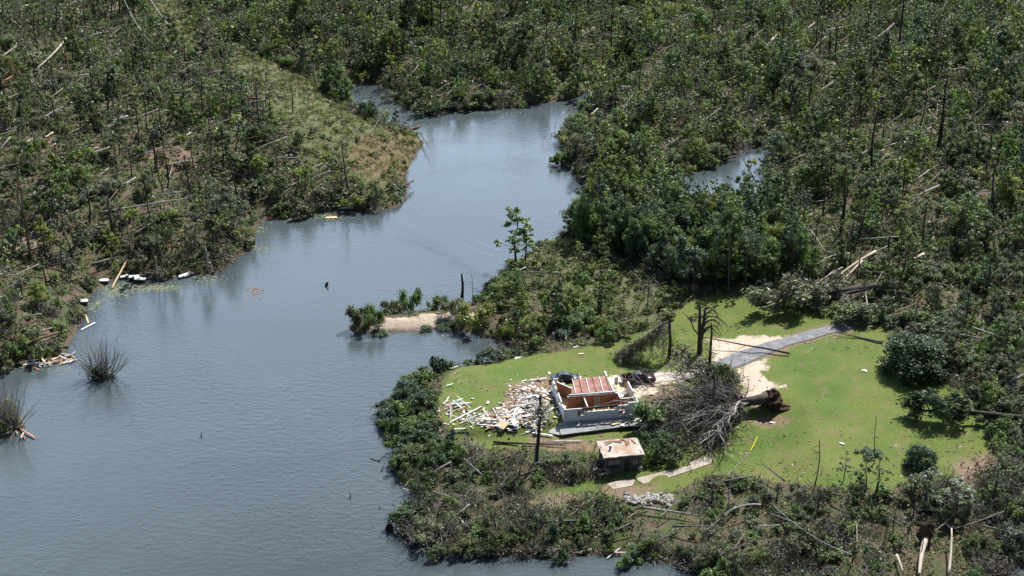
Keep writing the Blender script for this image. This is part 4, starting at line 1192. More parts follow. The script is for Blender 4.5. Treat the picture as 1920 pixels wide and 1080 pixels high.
for i, (u, v, w_, h_, c_) in enumerate(((768, 586, 38, 44, 'mid green'), (735, 592, 34, 30, 'olive green'), (820, 583, 36, 32, 'mid green'), (698, 610, 34, 38, 'mid green'), (668, 616, 24, 38, 'grey-green'), (850, 587, 44, 30, 'olive green'), (888, 612, 58, 46, 'yellow-green'), (712, 626, 26, 10, 'dark green'), (795, 618, 26, 10, 'dark green'), (834, 614, 34, 14, 'dark green'))):
    one('bush', u, v, w_, h_, c_, ['wide leafy shrub, tallest on the sandy spit', 'thin olive shrub just left of the tallest one on the sandy spit', 'rounded shrub midway along the sandy spit, at the back edge', 'ragged shrub near the tip of the sandy spit', 'wispy grey-green shrub at the very tip of the sandy spit', 'olive shrub beneath the bare pole on the sandy spit', 'large yellow-green bush where the sandy spit meets the land', 'low dark shrub along the front water line near the spit tip', 'low dark shrub at the front edge of the bare sand', 'dark shrub on the front edge of the spit beside the yellow-green bush'][i], 'bush', None, i)
for i, (u, v, w_, h_, c_) in enumerate(((1225, 850, 46, 40, 'dark green'), (1252, 866, 44, 34, 'dark green'), (1215, 868, 34, 30, 'mid green'), (1240, 838, 40, 30, 'blue-green'))):
    one('bush', u, v, w_, h_, c_, ['dark bush pressed under the lower fallen limbs above the shed roof', 'dark bush at the lowest fan of fallen limbs', 'greener bush between shed wall and fallen limbs', 'bluish bush among the limbs behind the shed'][i], 'bush', None, i)
for i, (u, v, w_, h_, c_) in enumerate(((1330, 708, 80, 30, 'dark grey'), (1300, 690, 90, 24, 'grey'), (1250, 775, 80, 34, 'dark grey'), (1300, 765, 90, 36, 'dark grey'), (1240, 815, 76, 34, 'grey'), (1285, 838, 80, 34, 'dark grey'), (1330, 822, 70, 34, 'dark grey'), (1345, 765, 70, 30, 'grey'), (1270, 668, 60, 26, 'dark grey'), (1372, 726, 46, 32, 'brown'))):
    one('dead_brush', u, v, w_, h_, c_, ['dark twiggy heap at the end of the asphalt', 'grey broken boughs lying over the pale driveway pad', 'dark twigs tangled in the upper fallen limbs by the house', 'dark twigs in the very middle of the fallen hardwood crown', 'grey twigs by the lower tips of the fallen limbs near the shed', 'dark twigs under the lowest fan of fallen limbs', 'dark twigs at the lawn side of the fallen limbs', 'grey twigs close to the split fork of the hardwood', 'dark boughs at the foot of the snapped pine', 'brown leafy clump on the sandy apron above the fork'][i], 'brush', None, i, R(150 + 31 * i))
# half sunken bare bushes at the left
def bare_bush(u, v, wpx, hpx, label, seed, mound):
    p = G(u, v); p.z = 0; s = scale_at(p); rr = random.Random(seed); root = empty('bare_bush', p); tag(root, label, 'bush')
    mb = MB(); W_ = wpx / s; H_ = hpx / s / .88
    for i in range(70):
        a = rr.uniform(0, 6.28); q = rr.uniform(0, .28) * W_
        x, y = q * math.cos(a) * .8, q * math.sin(a) * .5
        t = Vector((x / W_ * 2.6 + rr.gauss(0, .25), rr.gauss(0, .35), rr.uniform(.7, 1.5)))
        limb(mb, (x, y, -.2), t, H_ * rr.uniform(.45, 1.05), .06, 1, rr, .0, .4, 4, (3, 5))
    setcol(mb.build('stems', M['bark'], root), BK['grey'])
    g = np.random.default_rng(seed)
    V, t = cloud([(-.12 * W_, 0, .5, W_ * .22, W_ * .16, .6), (.12 * W_, 0, .4, W_ * .16, W_ * .1, .5), (-.1 * W_, .2, 1.4, W_ * .3, W_ * .2, 1.0)], 900, .3, g)
    o = put('foliage', quad_mesh('foliage', V, [M['leaf']], t), root); o.color = (.06, .075, .03, 1)
bare_bush(193, 708, 95, 78, 'bare twiggy bush standing in the open water off the driftwood', 3, 0)
bare_bush(22, 800, 70, 92, 'bare bush with straight stems at the water, cut by the photo edge', 4, 0)
# the bent pine and its hanging crown
p = G(1254, 674); s = scale_at(p); root = empty('broken_pine', p); tag(root, 'snapped pine behind the pickup, its dead crown hanging down to the grass', 'dead tree')
mb = MB(); mb.tube([(0, 0, -.2), (.1, 0, 3), (-.1, .1, 6), (-.25, 0, 7.6)], [.3, .26, .22, .2], 8, 0, .4); setcol(mb.build('trunk', M['bark'], root, True), BK['dark'])
rr = random.Random(3); mb = MB(); tip = Vector((-8.6, .5, .4)); st = Vector((-.25, 0, 7.2))
mb.tube([st, (-1.6, .1, 6.4), (-4.6, .3, 3.4), tip], [.2, .17, .12, .05], 7); bl = []
for i in range(120):
    f = rr.uniform(.0, 1); b0 = st.lerp(tip, f) + Vector((0, 0, .5 * math.sin(f * 3.1)))
    drop = rr.uniform(.8, 6.2) * (1.1 - .5 * f)
    e = b0 + Vector((rr.gauss(-.5, .8), rr.gauss(0, 1.1), -min(drop, b0.z - .2))); mb.tube([b0, b0.lerp(e, .5) + Vector((rr.gauss(0, .3), rr.gauss(0, .3), .1)), e], [.05, .035, .012], 3)
    for q in (.35, .6, .95): c_ = b0.lerp(e, q); bl.append((c_.x, c_.y, c_.z, .55, .6, .65))
setcol(mb.build('hanging_limbs', M['bark'], root), BK['grey'])
V, t = cloud(bl, 13000, .34, np.random.default_rng(8), aspect=.25, along=(-.4, 0, -1), up=.1)
o = put('needles', quad_mesh('needles', V, [M['needle']], t), root); o.color = (.17, .175, .125, 1)
# the multi-stemmed wreck with curling boughs
p = G(1312, 662); s = scale_at(p); root = empty('curled_snag', p); tag(root, 'dark multi-stemmed dead tree with boughs curling over towards the driveway', 'dead tree')
rr = random.Random(9)
mb = MB(); mb.tube([(0, 0, -.2), (-.1, 0, 3), (-.35, 0, 6), (-.45, 0, 9.0)], [.5, .42, .3, .2], 8, 0, .4); setcol(mb.build('trunk', M['bark'], root, True), BK['dark'])
mb = MB(); mb.tube([(.1, 0, 2.6), (.3, .1, 5), (.5, 0, 8.2)], [.36, .28, .2], 8, 0, .6); mb.tube([(.5, 0, 8.1), (.8, -.1, 8.9)], [.1, .06], 4); setcol(mb.build('trunk', M['bark'], root, True), BK['dark'])
mb = MB(); mb.tube([(-.1, 0, 3), (-1.2, .2, 4.4), (-2.0, .3, 6.4), (-3.4, .3, 7.6)], [.14, .12, .09, .03], 6); setcol(mb.build('bough', M['bark'], root), BK['dark'])
for i in range(7):
    z0 = 3.4 + .66 * i + rr.uniform(-.25, .25); L = 3.2 * rr.uniform(.55, 1.15); dp = rr.uniform(.2, 1.6); yy = rr.gauss(0, .9)
    pts = [(.25 + .03 * i, 0, z0), (L * .33, yy * .3, z0 + rr.uniform(.6, 1.3)), (L * .7, yy * .7, z0 + rr.uniform(.9, 1.7)), (L, yy, z0 + rr.uniform(.5, 1.3)), (L + .6, yy * 1.1, z0 + .4 - dp * .5), (L + .8 + rr.gauss(0, .3), yy * 1.2, z0 - dp)]
    mb = MB(); mb.tube(pts, [.16, .13, .11, .08, .05, .02], 6)
    for q in range(9):
        b0 = Vector(pts[rr.randint(1, 4)]); limb(mb, b0, (rr.gauss(.3, .7), rr.gauss(0, .8), rr.uniform(-1, .5)), rr.uniform(.5, 1.7), .035, 1, rr, .1, .8, 4, (2, 3))
    setcol(mb.build('bough', M['bark'], root), BK['dark'], rr)
snag(1328, 702, 612, .3, 'dark', 'thick dark snapped trunk at the edge of the driveway before the curled tree', stubs=4)
snag(1333, 780, 690, .2, 'dark', 'dark upright trunk rising out of the fallen hardwood limbs', stubs=5)
snag(1355, 860, 792, .09, 'grey', 'thin bare pole standing at the lower lawn beside the fallen limbs', stubs=3)
# knotted snag before the debris field
p = G(1004, 872); root = snag(1004, 872, 752, .34, 'dark', 'blackened trunk with a ball of twigs on top in front of the debris', ut=1012, stubs=2)
s = scale_at(p); rr = random.Random(21); mb = MB(); zt = 105 / (s * .86)
for i in range(46): limb(mb, (.6 + rr.gauss(0, .3), rr.gauss(0, .3), zt - rr.uniform(-.6, 1.8)), (rr.gauss(0, 1), rr.gauss(0, 1), rr.gauss(-.1, .7)), rr.uniform(.8, 1.9), .05, 1, rr, .08, .8, 4)
setcol(mb.build('twig_ball', M['bark'], root), BK['grey'])
g = np.random.default_rng(4); V, t = cloud([(.6, 0, zt - .5, 1.5, 1.4, 1.5)], 330, .34, g, aspect=.5, shell=.2); o = put('dry_leaves', quad_mesh('dry_leaves', V, [M['needle']], t), root); o.color = (.12, .12, .1, 1)
# twisted frame on the point
p = G(818, 702); root = empty('broken_dock_frame', p); tag(root, 'twisted dark timber frame sticking up over the bushes of the point', 'frame')
pts = [(-1.0, 0, 2.6), (-.6, 0, 3.4), (.5, .2, 2.0), (1.0, 0, 3.0), (1.25, 0, 1.2), (-.2, 0, .6), (-2.0, 0, .2)]
for a, b in zip(pts[:-1], pts[1:]):
    mb = MB(); mb.beam(a, b, .22, .22); mb.build('timber', M['dark'], root)
mb = MB(); mb.beam((-.4, .1, -.3), (-.6, 0, 3.3), .2, .2); mb.build('post', M['dark'], root); mb = MB(); mb.beam((1.0, 0, -.3), (1.1, 0, 2.8), .2, .2); mb.build('post', M['dark'], root)
# logs and trunks on and round the lawn
log((1480, 666), (1318, 648), .19, 'dark', 'long dark trunk lying straight across the asphalt driveway', .35, 1.6, branches=1)
log((1655, 644), (1566, 627), .2, 'grey', 'thin bare trunk lying on the grass beside the upper driveway', .25, .4, branches=3)
log((925, 832), (1060, 838), .2, 'dark', 'rotten brown trunk on the grass below the debris field', .3, .3, branches=6)
log((1640, 482), (1570, 532), .3, 'pale', 'long pale trunk, uppermost of the fan of felled pines', 1.2, 1.6, branches=2)
log((1615, 500), (1575, 540), .26, 'pale', 'pale trunk second in the fan of felled pines above the lawn', 1.2, 1.2, branches=2)
log((1592, 488), (1528, 512), .26, 'pale', 'arched pale trunk at the back of the fan of felled pines', 1.4, 1.6, .8, branches=2)
log((1570, 504), (1535, 516), .26, 'pale', 'short pale trunk in the middle of the fan of felled pines', 1.4, 1.6, branches=1)
log((1566, 514), (1548, 532), .16, 'silver', 'small forked silver trunk low in the fan of felled pines', 1.2, 1.4, branches=3)
log((1735, 1018), (1722, 1090), .42, 'pale', 'thick pale uprooted log with its brown root plate near the lower edge', 1.0, 1.2, branches=0, roots=True)
log((1777, 1085), (1780, 1020), .22, 'pale', 'slim pale log upright in the brush beside the thick uprooted one', .5, 2.5, branches=1)
log((1205, 962), (1308, 976), .2, 'silver', 'long silver trunk lying along the brushy slope under the stone rubble', .9, .9, branches=5)
log((1425, 960), (1345, 985), .16, 'silver', 'silver curved branch arching over the lower brush', 1.2, 1.2, .8, branches=4)
log((1680, 1050), (1692, 1085), .2, 'pale', 'pale splintered log at the lower edge of the photo', .8, 1.0, branches=0)
log((1605, 1040), (1603, 1012), .16, 'pale', 'short white broken trunk upright in the lower brush', .3, 2.4, branches=0)
log((1820, 630), (1925, 664), .28, 'silver', 'long silver trunk sloping among felled pines beyond the round bush', 1.6, 1.6, branches=7)
log((1752, 640), (1842, 655), .26, 'silver', 'silver trunk lying right behind the round lawn bush', 2.0, 2.0, branches=6)
log((1885, 735), (1930, 712), .26, 'silver', 'silver trunk in dark brush level with the felled crown on the lawn', 1.5, 1.6, branches=4)
log((1895, 830), (1930, 822), .24, 'silver', 'short silver trunk low at the photo edge above the brown mound', 1.0, 1.0, branches=2)
snag(1527, 912, 826, .1, 'dark', 'thin sapling with bare twigs standing in front of the lawn', stubs=9, cat='sapling', name='bare_sapling')
snag(1639, 868, 782, .08, 'brown', 'very thin leaning stem above the lower lawn', stubs=3, ut=1632, cat='sapling', name='bare_sapling')
one('slender_tree', 1622, 925, 34, 78, 'dark green', 'leafy sapling pair member, shorter, at the lower lawn edge', 'sapling', 'leafy_sapling', 1)
one('slender_tree', 1642, 932, 38, 80, 'mid green', 'leafy sapling pair member, greener, at the lower lawn edge', 'sapling', 'leafy_sapling', 3)
one('slender_tree', 1582, 900, 30, 56, 'grey-green', 'small grey-green sapling between thin bare one and sapling pair', 'sapling', 'leafy_sapling', 0)
one('slender_tree', 1735, 950, 44, 74, 'dark green', 'dark sapling below the small lawn shrub', 'sapling', 'leafy_sapling', 4)
one('slender_tree', 1790, 965, 60, 78, 'grey-green', 'broad grey-green young tree below the lawn shrub', 'sapling', 'leafy_sapling', 2)
one('slender_tree', 1862, 935, 40, 86, 'dark green', 'dark ragged young tree over the brown earth mound', 'sapling', 'leafy_sapling', 3)
one('bush', 1628, 852, 42, 16, 'dark green', 'dark flattened clump of leaves on the lower lawn by thin stem', 'bush', None, 2)
one('dead_brush', 1872, 895, 90, 40, 'brown', 'red-brown brush mound past the bottom corner of the lawn', 'brush', None, 3)
# spit trunks
snag(866, 558, 515, .3, 'black', 'black broken pole standing on the sandy spit', stubs=1)
snag(885, 570, 515, .07, 'grey', 'thin twiggy bare tree beside the black pole on the spit', stubs=14)
snag(1126, 538, 505, .22, 'black', 'dark stub with a bent bough among the meadow bushes', stubs=4)
snag(1213, 580, 520, .14, 'grey', 'small bare many-branched tree at the meadow before the lawn', stubs=16)
log((1046, 535), (966, 533), .16, 'silver', 'pale grey trunk resting on bushes near the water meadow', 2.6, 2.6, branches=2)
log((985, 528), (972, 538), .16, 'silver', 'short silver stick in the bushes beside the pale grey trunk', 3.0, 3.4, branches=0)

# ------------------------------------------------------------------ standing snags and fallen logs of the forest: (base u, base v, top v, radius, colour)
SN = [(88, 108, 60, .2, 'brown'), (65, 140, 106, .22, 'dark'), (104, 182, 125, .2, 'dark'), (252, 137, 92, .24, 'black'), (44, 246, 186, .28, 'dark'), (28, 160, 112, .2, 'orange'), (486, 258, 150, .2, 'dark'), (508, 212, 165, .16, 'dark'),
      (549, 212, 160, .15, 'dark'), (292, 322, 258, .26, 'dark'), (315, 352, 292, .24, 'black'), (364, 318, 255, .16, 'dark'), (248, 342, 282, .16, 'dark'), (133, 325, 268, .14, 'brown'), (58, 490, 350, .26, 'brown'),
      (167, 420, 345, .2, 'black'), (153, 382, 348, .14, 'dark'), (211, 436, 358, .2, 'dark'), (306, 370, 342, .2, 'dark'), (378, 396, 345, .22, 'black'), (324, 368, 350, .16, 'silver'), (296, 526, 480, .2, 'silver'), (390, 506, 470, .2, 'silver'),
      (265, 496, 465, .12, 'silver'), (88, 496, 440, .22, 'dark'), (42, 560, 520, .14, 'dark'), (136, 70, 0, .2, 'dark'), (160, 50, 5, .22, 'dark'), (130, 140, 100, .2, 'orange'), (285, 150, 120, .18, 'orange'), (392, 105, 68, .14, 'dark'), (343, 170, 140, .14, 'dark'),
      (605, 40, -10, .24, 'dark'), (732, 33, -12, .24, 'dark'), (753, 55, -10, .24, 'black'), (808, 62, -12, .3, 'black'), (831, 78, -8, .22, 'dark'), (861, 30, -20, .24, 'black'), (1022, 86, 18, .2, 'dark'), (1078, 84, -6, .22, 'dark'), (1150, 112, 18, .24, 'black'),
      (1157, 112, 50, .24, 'dark'), (930, 92, 38, .18, 'dark'), (972, 156, 116, .22, 'black'), (787, 20, -20, .2, 'dark'), (1462, 122, 28, .26, 'black'), (1530, 92, -4, .22, 'dark'), (1538, 106, 48, .22, 'dark'), (1553, 106, 58, .26, 'black'), (1564, 106, 48, .28, 'dark'),
      (1685, 84, -4, .28, 'black'), (1628, 78, -4, .2, 'dark'), (1517, 228, 138, .22, 'black'), (1713, 152, 76, .22, 'dark'), (1758, 282, 148, .3, 'black'), (1763, 278, 220, .26, 'black'), (1635, 318, 208, .3, 'black'), (1622, 182, 140, .18, 'dark'), (1827, 220, 160, .24, 'pale'),
      (1481, 196, 163, .18, 'pale'), (1472, 182, 158, .16, 'silver'), (1726, 236, 138, .2, 'dark'), (1334, 62, -4, .22, 'dark'), (1915, 172, 86, .24, 'dark'), (1575, 442, 345, .26, 'black'), (1582, 430, 350, .2, 'dark'), (1490, 432, 382, .24, 'black'), (1543, 412, 352, .2, 'dark'), (1680, 374, 305, .26, 'dark'),
      (1690, 372, 315, .16, 'dark'), (1730, 456, 380, .24, 'brown'), (1663, 487, 444, .26, 'black'), (1520, 500, 446, .22, 'black'), (1466, 398, 326, .18, 'dark'), (1340, 205, 155, .16, 'dark'), (1410, 90, 55, .18, 'dark'), (1796, 185, 130, .2, 'dark'), (1848, 330, 275, .2, 'dark'), (1590, 280, 225, .2, 'dark'), (1565, 205, 150, .2, 'dark'),
      (1772, 445, 410, .18, 'pale'), (1733, 452, 432, .2, 'pale'), (1823, 455, 428, .22, 'orange'), (773, 868, 832, .18, 'pale'), (798, 848, 832, .2, 'pale'), (872, 958, 930, .12, 'silver'), (1437, 196, 178, .16, 'orange'), (1366, 190, 170, .16, 'orange'), (1820, 30, -10, .2, 'dark'), (1500, 60, 5, .18, 'dark'), (1590, 60, 8, .18, 'dark'), (1745, 60, -5, .18, 'dark'), (1880, 40, -10, .2, 'dark'),
      (670, 60, 18, .18, 'dark'), (1200, 60, 10, .18, 'dark'), (1250, 90, 40, .16, 'dark'), (1290, 120, 80, .18, 'dark'), (560, 90, 50, .16, 'dark'), (430, 60, 20, .18, 'dark'), (20, 60, 15, .2, 'dark'), (330, 225, 190, .14, 'dark'), (190, 260, 215, .16, 'dark'), (120, 430, 380, .16, 'dark'), (470, 345, 300, .16, 'dark'), (420, 300, 255, .14, 'dark'), (240, 225, 180, .14, 'dark'),
      (1848, 560, 500, .2, 'dark'), (1815, 575, 545, .16, 'dark'), (1865, 690, 640, .18, 'dark'), (1455, 945, 905, .12, 'dark'), (1535, 965, 920, .14, 'dark'), (1710, 985, 935, .14, 'dark'), (1790, 985, 940, .16, 'black'), (1335, 955, 905, .1, 'dark'), (1368, 970, 880, .08, 'silver'), (1880, 990, 930, .14, 'dark')]
LG = [((1540, 40), (1513, 66), .3, 'pale'), ((1678, 50), (1632, 90), .32, 'silver'), ((1610, 60), (1570, 94), .28, 'brown'), ((1632, 88), (1606, 130), .2, 'silver'), ((1458, 70), (1418, 120), .42, 'pale'), ((1566, 160), (1522, 192), .28, 'silver'), ((1745, 247), (1720, 268), .2, 'silver'), ((1706, 264), (1686, 292), .32, 'pale'),
      ((1891, 122), (1858, 152), .42, 'pale'), ((1866, 48), (1842, 74), .28, 'silver'), ((1682, 277), (1655, 290), .2, 'silver'), ((1480, 140), (1462, 152), .24, 'brown'), ((1350, 56), (1346, 70), .26, 'silver'), ((1440, 150), (1424, 162), .2, 'silver'), ((1745, 90), (1718, 112), .18, 'silver'), ((1818, 244), (1922, 248), .24, 'silver'),
      ((1750, 322), (1718, 351), .28, 'silver'), ((1764, 356), (1716, 384), .32, 'silver'), ((1786, 390), (1750, 400), .24, 'silver'), ((1730, 487), (1704, 506), .32, 'pale'), ((1724, 480), (1690, 506), .24, 'brown'), ((1475, 450), (1450, 466), .26, 'pale'), ((1690, 454), (1606, 466), .24, 'silver'), ((1640, 553), (1705, 568), .24, 'silver'), ((1528, 388), (1600, 387), .18, 'silver'),
      ((125, 80), (72, 142), .32, 'pale'), ((0, 168), (26, 157), .42, 'orange'), ((-4, 200), (42, 189), .3, 'pale'), ((82, 230), (122, 214), .26, 'silver'), ((175, 200), (148, 219), .24, 'silver'), ((240, 227), (214, 241), .28, 'silver'), ((62, 270), (34, 294), .28, 'pale'), ((100, 258), (88, 273), .24, 'pale'), ((112, 275), (96, 291), .24, 'pale'), ((245, 300), (346, 294), .2, 'silver'), ((356, 311), (308, 326), .28, 'silver'),
      ((15, 40), (88, 104), .24, 'grey'), ((398, 324), (470, 352), .28, 'black'), ((3, 116), (46, 88), .2, 'silver'), ((270, 184), (254, 196), .2, 'silver'), ((185, 410), (352, 388), .24, 'silver'), ((135, 394), (104, 390), .2, 'silver'), ((215, 494), (174, 512), .2, 'silver'), ((130, 415), (178, 452), .2, 'grey'), ((300, 420), (252, 456), .2, 'silver'), ((345, 370), (298, 382), .24, 'grey'), ((0, 530), (48, 532), .2, 'grey'),
      ((1148, 6), (1122, 16), .3, 'pale'), ((954, 28), (942, 44), .26, 'silver'), ((1020, 130), (1046, 146), .26, 'pale'), ((1132, 74), (1202, 80), .24, 'silver'), ((1168, 18), (1204, 31), .22, 'silver'), ((1157, 200), (1133, 212), .28, 'brown'), ((1135, 326), (1085, 350), .22, 'silver'), ((1120, 212), (1105, 230), .26, 'silver'), ((1178, 170), (1160, 186), .22, 'pale'), ((790, 262), (806, 292), .14, 'dark'), ((805, 215), (860, 210), .14, 'silver'),
      ((1900, 30), (1872, 60), .17, 'grey'), ((1780, 40), (1752, 66), .15, 'grey'), ((1655, 15), (1630, 40), .15, 'grey'), ((1580, 20), (1560, 46), .14, 'grey'), ((1700, 190), (1672, 214), .15, 'grey'), ((1850, 200), (1826, 228), .16, 'grey'), ((1900, 235), (1870, 262), .14, 'grey'), ((1600, 230), (1572, 252), .14, 'grey'), ((1505, 300), (1480, 318), .14, 'grey'), ((1400, 90), (1376, 108), .14, 'grey'), ((1330, 120), (1306, 146), .15, 'grey'), ((1290, 40), (1268, 62), .14, 'grey'),
      ((1880, 330), (1856, 350), .15, 'grey'), ((1840, 372), (1815, 392), .15, 'grey'), ((1900, 420), (1874, 436), .14, 'grey'), ((1660, 300), (1640, 330), .14, 'grey'), ((1475, 235), (1450, 252), .14, 'grey'), ((1380, 150), (1352, 170), .14, 'grey'), ((1235, 150), (1212, 172), .14, 'grey'), ((1300, 200), (1275, 222), .14, 'grey'), ((1850, 600), (1900, 640), .14, 'grey'), ((1750, 540), (1790, 560), .14, 'grey'),
      ((150, 250), (128, 268), .15, 'grey'), ((310, 220), (270, 242), .14, 'grey'), ((190, 320), (150, 336), .14, 'grey'), ((420, 400), (380, 420), .14, 'grey'), ((95, 355), (60, 372), .15, 'grey'), ((240, 50), (205, 84), .14, 'grey'), ((360, 130), (330, 155), .18, 'grey'), ((460, 240), (430, 262), .18, 'grey'), ((540, 300), (505, 320), .14, 'grey'), ((620, 330), (585, 350), .18, 'grey'), ((160, 560), (120, 545), .18, 'grey'), ((80, 600), (45, 612), .14, 'grey'),
      ((1410, 905), (1330, 930), .14, 'grey'), ((1470, 915), (1425, 890), .14, 'grey'), ((1500, 1000), (1440, 985), .16, 'grey'), ((1560, 940), (1600, 955), .16, 'brown'), ((1260, 1000), (1330, 1010), .16, 'grey'), ((1085, 990), (1020, 1000), .16, 'grey'), ((960, 900), (930, 940), .16, 'dark'), ((880, 960), (860, 985), .16, 'grey'), ((1840, 1000), (1890, 1020), .16, 'grey'), ((1690, 1000), (1650, 985), .14, 'grey'),
      ((1235, 985), (1270, 960), .14, 'grey'), ((1150, 1010), (1200, 995), .14, 'grey'), ((905, 905), (870, 880), .16, 'grey'), ((845, 880), (815, 905), .16, 'grey'), ((812, 935), (845, 955), .14, 'grey')]
SNAGS = []; LOGS = []
for u, v, vt, rad, c_ in SN:
    SNAGS.append((snag(u, v, vt, rad, c_, stubs=random.Random(u).choice([2, 4, 6])), u, (v + vt) / 2, c_, v - vt))
for a, b, rad, c_ in LG:
    LOGS.append((log(a, b, rad, c_, None, 1.2, 2.0, branches=4 if rad > .2 else 3, roots=rad > .4), (a[0] + b[0]) / 2, (a[1] + b[1]) / 2, c_, math.hypot(a[0] - b[0], a[1] - b[1]) / scale_at(G(*a))))
log((1453, 416), (1382, 338), .2, 'black', 'dark trunk leaning over the narrow inlet behind the dense trees', .5, 7.0, branches=3)
# upturned root plates in the right forest
for u, v in ((1455, 65), (1570, 165), (1892, 110), (1665, 55)):
    pass
POL = {k: np.array(v, float) for k, v in dict(
    hillmeadow=[(440, 60), (500, 110), (570, 140), (640, 200), (700, 230), (800, 262), (795, 285), (764, 330), (735, 372), (680, 360), (600, 318), (545, 262), (490, 200), (430, 130)],
    clearing=[(270, -20), (345, -20), (370, 60), (360, 110), (300, 70)],
    inletbank=[(1150, 360), (1440, 372), (1450, 420), (1300, 412), (1150, 392)],
    densewood=[(1060, 446), (1076, 400), (1110, 372), (1300, 388), (1420, 400), (1500, 440), (1540, 500), (1480, 530), (1400, 542), (1310, 552), (1215, 508), (1130, 470)],
    brushmeadow=[(940, 520), (1000, 470), (1060, 446), (1100, 470), (1210, 515), (1310, 556), (1290, 600), (1200, 632), (1120, 580), (990, 545)],
    penins=[(865, 590), (880, 572), (930, 540), (990, 545), (1120, 580), (1200, 620), (1180, 640), (1060, 662), (975, 668), (960, 640), (900, 625), (880, 610)],
    spit=[(640, 580), (880, 560), (930, 590), (880, 630), (640, 640)],
    point=[(848, 690), (800, 690), (700, 760), (720, 900), (800, 930), (860, 880), (850, 835), (822, 800), (815, 745)],
    slope=[(822, 822), (860, 838), (1000, 848), (1112, 850), (1136, 890), (1080, 906), (1000, 940), (985, 960), (1090, 945), (1290, 925), (1330, 1080), (740, 1060), (740, 900)],
    lowright=[(1300, 915), (1400, 896), (1480, 908), (1580, 926), (1740, 915), (1880, 855), (2400, 840), (2400, 1500), (1290, 1500)],
    shedbush=[(1210, 800), (1330, 850), (1300, 870), (1210, 880)],
    pinefall=[(1440, 545), (1560, 480), (1700, 480), (2400, 460), (2400, 850), (1885, 850), (1885, 795), (1820, 770), (1805, 728), (1745, 708), (1672, 690), (1668, 628), (1655, 590), (1610, 572), (1560, 556), (1480, 562)],
    lefthill=[(-600, -100), (440, -100), (440, 120), (600, 225), (650, 285), (690, 330), (740, 375), (640, 420), (430, 520), (150, 640), (100, 690), (-600, 900)],
).items()}
ORDER = ['spit', 'penins', 'point', 'slope', 'hillmeadow', 'clearing', 'inletbank', 'densewood', 'brushmeadow', 'lowright', 'shedbush', 'pinefall', 'lefthill']
# region: (chance per cell, [(kind, weight, scale lo, scale hi)], colour weights)
REG = {
    'spit': (0, [], {}),
    'hillmeadow': (.42, [('bush', 1, .3, .6)], {'yellow-green': 3, 'olive green': 3, 'mid green': 1}),
    'clearing': (.4, [('bush', 1, .3, .6)], {'yellow-green': 3, 'olive green': 3}),
    'inletbank': (.95, [('bush', 3, .7, 1.2), ('leafy_tree', 2.4, .6, .9), ('slender_tree', 2, .8, 1.1)], {'mid green': 3, 'dark green': 2, 'blue-green': 2}),
    'densewood': (.92, [('dense_tree', 2.2, .55, .9), ('leafy_tree', 3, .65, 1.1), ('slender_tree', 1.8, .8, 1.2), ('dead_brush', 1, 1.0, 1.5)], {'dark green': 2.4, 'mid green': 4, 'blue-green': 1.5, 'yellow-green': 1}),
    'brushmeadow': (.62, [('bush', 6, .35, .7), ('dead_brush', .8, .5, .9), ('leafy_tree', .5, .35, .55), ('slender_tree', .3, .3, .5)], {'yellow-green': 5, 'olive green': 4, 'mid green': 3}),
    'penins': (.85, [('bush', 5, .6, 1.1), ('leafy_tree', 2.6, .4, .75), ('dead_brush', 1.4, .7, 1.1), ('fallen_conifer', .6, .5, .8)], {'mid green': 5, 'yellow-green': 2, 'dark green': 2, 'blue-green': 1}),
    'point': (.9, [('bush', 5, .55, 1.05), ('leafy_tree', 1.0, .4, .6), ('dead_brush', 2.4, .7, 1.1), ('fallen_conifer', 1.2, .5, .8)], {'blue-green': 3, 'mid green': 3, 'dark green': 4}),
    'slope': (.85, [('bush', 2.4, .4, .85), ('dead_brush', 5.4, .7, 1.4), ('fallen_conifer', 2.6, .5, .95), ('slender_tree', .15, .3, .5)], {'mid green': 3, 'olive green': 3, 'dark green': 3, 'blue-green': 1, 'grey-green': 1}),
    'lowright': (.8, [('bush', 3.0, .4, .95), ('dead_brush', 5.2, .7, 1.3), ('fallen_conifer', 1.6, .5, .9), ('slender_tree', .35, .4, .65)], {'mid green': 3, 'olive green': 3, 'dark green': 3, 'blue-green': 1, 'grey-green': 2}),
    'shedbush': (1.0, [('bush', 4, .6, 1.1)], {'dark green': 3, 'mid green': 2}),
    'pinefall': (.95, [('fallen_conifer', 4.5, .7, 1.15), ('bush', 3, .7, 1.3), ('dead_brush', 1.6, .8, 1.2), ('leafy_tree', 1, .5, .8), ('slender_tree', .25, .5, .8)], {'grey-green': 4, 'dark green': 3, 'mid green': 3, 'olive green': 1}),
    'lefthill': (.8, [('bush', 2.8, .5, 1.2), ('dead_brush', 4.8, .8, 1.5), ('leafy_tree', 1.8, .4, .9), ('fallen_conifer', 1.8, .6, 1.0), ('slender_tree', 1.7, .6, 1.1)], {'mid green': 3, 'olive green': 3, 'grey-green': 3, 'dark green': 2, 'yellow-green': 1}),
    'forest': (.97, [('leafy_tree', 2.8, .45, 1.0), ('bush', 3.2, .5, 1.3), ('fallen_conifer', 2.0, .6, 1.1), ('dead_brush', 2.4, .8, 1.5), ('slender_tree', 1.6, .6, 1.1)], {'mid green': 5, 'yellow-green': 2, 'blue-green': 2, 'dark green': 2, 'grey-green': 2, 'olive green': 2}),
}
CELL = 2.25
cx, cy = np.meshgrid(np.arange(-240, 240, CELL), np.arange(128, 570, CELL))
cx = cx.ravel() + rng.uniform(-.48, .48, cx.size) * CELL; cy = cy.ravel() + rng.uniform(-.48, .48, cy.size) * CELL
